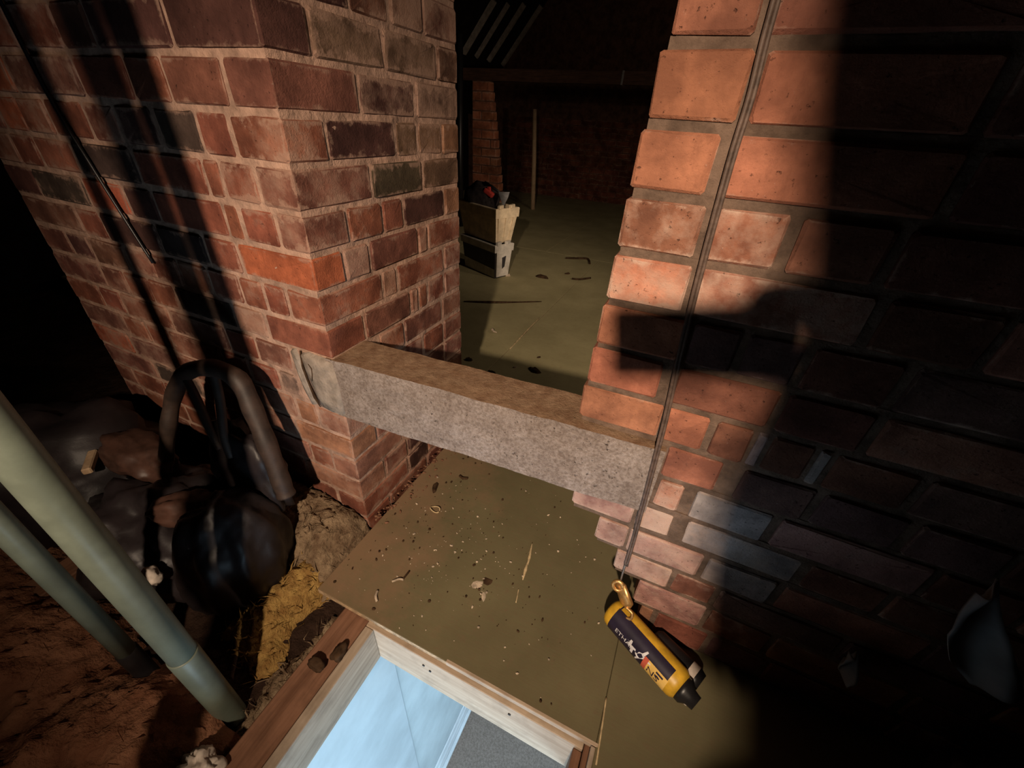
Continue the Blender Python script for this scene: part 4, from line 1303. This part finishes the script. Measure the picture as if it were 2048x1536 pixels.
# ------------------------------------------------------------------ the photographer (outside the frame; casts the shadow on the right wall)
def skin_body(name, joints, edges, sub=2):
    """one continuous body: joints name -> (pos, radius)"""
    names = list(joints)
    idx = {n_: i for i, n_ in enumerate(names)}
    me = bpy.data.meshes.new(name)
    me.from_pydata([joints[n_][0] for n_ in names], [(idx[a], idx[b]) for a, b in edges], [])
    o = bpy.data.objects.new(name, me)
    COL.objects.link(o)
    o.modifiers.new('skin', 'SKIN').use_smooth_shade = True
    sv = me.skin_vertices[0].data
    for i, n_ in enumerate(names):
        r = joints[n_][1]
        sv[i].radius = r if isinstance(r, tuple) else (r, r)
        sv[i].use_root = (i == 0)
    s = o.modifiers.new('sub', 'SUBSURF'); s.levels = sub; s.render_levels = sub
    dg = bpy.context.evaluated_depsgraph_get()
    dg.update()
    ne = bpy.data.meshes.new_from_object(o.evaluated_get(dg))
    bpy.data.objects.remove(o)
    for p in ne.polygons: p.use_smooth = True
    return ne


PHC = CAM - fwd * 0.022 + rgt2 * 0.062 - upv2 * 0.006       # middle of the phone: its lens sits in the left top corner
ph = empty('phone', PHC)
tag(ph, 'black phone held level just behind the viewpoint', 'phone', kind='thing')
bm = bmesh.new()
bm_box(bm, (-.0745, -.035, -.0042), (.0745, .035, .0042), 0.0038, seg=2)
mm = Matrix.Translation(PHC) @ M3.to_4x4()
bm.transform(mm)
link('phone_body', from_bm('phone_body', bm, True), M_PHONE, ph)

person = empty('person', (1.0, -0.93, 0))
tag(person, 'person in a dark jacket crouching to hold a phone out, beside the hatch', 'person', kind='thing')


def W(dx, dy, dz): return PHC + rgt2 * dx + upv2 * dy - fwd * dz


J = {'pelvis': (Vector((1.00, -1.00, 0.66)), (.16, .13)), 'belly': (Vector((.985, -.97, .86)), (.155, .115)), 'chest': (Vector((.965, -.92, 1.10)), (.17, .12)), 'upper': (Vector((.945, -.895, 1.33)), (.13, .09)),
     'neck': (Vector((.935, -.87, 1.45)), .058), 'head0': (Vector((.925, -.85, 1.53)), .068), 'head1': (Vector((.918, -.835, 1.61)), (.082, .09)), 'head2': (Vector((.918, -.84, 1.69)), (.066, .075)),
     'shR': (Vector((1.11, -.84, 1.32)), .066), 'elR': (Vector((1.10, -.70, 1.02)), .047), 'wrR': (W(.165, -.016, .085), .030), 'paR': (W(.108, .000, .036), (.038, .022)),
     'shL': (Vector((.756, -.85, 1.385)), .086), 'armL': (Vector((.824, -.835, 1.18)), .056), 'elL': (Vector((.830, -.82, 1.01)), .060), 'wrL': (Vector((.855, -.73, .80)), .036), 'paL': (Vector((.870, -.70, .72)), (.042, .022)),
     'hipR': (Vector((1.11, -.97, .62)), .095), 'knR': (Vector((1.13, -.64, .56)), .066), 'anR': (Vector((1.17, -.93, .09)), .045), 'toR': (Vector((1.15, -.76, .035)), .036),
     'hipL': (Vector((.925, -1.01, .62)), .095), 'knL': (Vector((.905, -.69, .60)), .070), 'anL': (Vector((.915, -.97, .09)), .047), 'toL': (Vector((.895, -.80, .035)), .038)}
E_ = [('pelvis', 'belly'), ('belly', 'chest'), ('chest', 'upper'), ('upper', 'neck'), ('neck', 'head0'), ('head0', 'head1'), ('head1', 'head2'),
      ('upper', 'shR'), ('shR', 'elR'), ('elR', 'wrR'), ('wrR', 'paR'), ('upper', 'shL'), ('shL', 'armL'), ('armL', 'elL'), ('elL', 'wrL'), ('wrL', 'paL'),
      ('pelvis', 'hipR'), ('hipR', 'knR'), ('knR', 'anR'), ('anR', 'toR'), ('pelvis', 'hipL'), ('hipL', 'knL'), ('knL', 'anL'), ('anL', 'toL')]
fing = {'f1': ((.074, .020, .034), (.050, .036, .028), (.034, .034, .012)), 'f2': ((.096, .010, .028), (.074, .018, .020), (.058, .022, .012)),
        'f3': ((.098, -.012, .026), (.078, -.012, .020), (.062, -.010, .012)), 'f4': ((.100, -.030, .024), (.084, -.036, .018), (.070, -.038, .010)), 'th': ((.100, -.030, .022), (.082, -.040, .012), (.066, -.036, .006))}
for k, pts in fing.items():
    pv = 'paR'
    for i, p in enumerate(pts):
        J[k + str(i)] = (W(*p), (.016, .020, .0095)[i] if k == 'f1' else (.0095, .0088, .0078)[i]); E_.append((pv, k + str(i))); pv = k + str(i)
fing = {}
for q_, (n_, dx) in enumerate((('g1', -.028), ('g2', -.010), ('g3', .009), ('g4', .026))):
    b_ = Vector((.870 + dx, -.675, .695))
    fing[n_] = (b_, b_ + Vector((dx * .15, .022, -.026 - .004 * (q_ in (1, 2)))), b_ + Vector((dx * .2, .028, -.052 - .008 * (q_ in (1, 2)))))
fing['gt'] = (Vector((.910, -.712, .725)), Vector((.933, -.695, .705)), Vector((.940, -.675, .685)))
for k, pts in fing.items():
    pv = 'paL'
    for i, p in enumerate(pts):
        J[k + str(i)] = (p, (.0090, .0085, .0075)[i]); E_.append((pv, k + str(i))); pv = k + str(i)
body = skin_body('body', J, E_)
body.materials.append(M_JACKET); body.materials.append(M_SKIN)
wr, wl_ = J['wrR'][0], J['wrL'][0]
for p in body.polygons:
    c = p.center
    hand = min((c - J['paR'][0]).length, (c - J['paL'][0]).length) < .10
    if hand or c.z > 1.48: p.material_index = 1
link('body', body, None, person)
hc = Vector((.918, -.838, 1.625))
hair = lump('hair', hc + Vector((.004, -.012, .035)), (.088, .098, .085), M_HAIR, 71., .12, 3., 4, parent=person)
fd = Vector((-.38, .90, -.2)).normalized(); fr_ = Vector((.92, .39, 0)).normalized()
for s in (-1, 1):
    e = lump('eye', hc + fd * .075 + fr_ * .030 * s + Vector((0, 0, -.012)), (.010, .010, .006), M_BROWNLEATHER, 1., 0, 1., 2, parent=person)
    e2 = lump('ear', hc + fr_ * .084 * s + Vector((0, 0, -.02)), (.012, .018, .03), M_SKIN, 2., .1, 1., 2, parent=person)
lump('nose', hc + fd * .098 + Vector((0, 0, -.032)), (.013, .016, .022), M_SKIN, 3., .05, 1., 2, parent=person)
lump('mouth', hc + fd * .088 + Vector((0, 0, -.066)), (.022, .012, .007), M_BROWNLEATHER, 3., .05, 1., 2, parent=person)
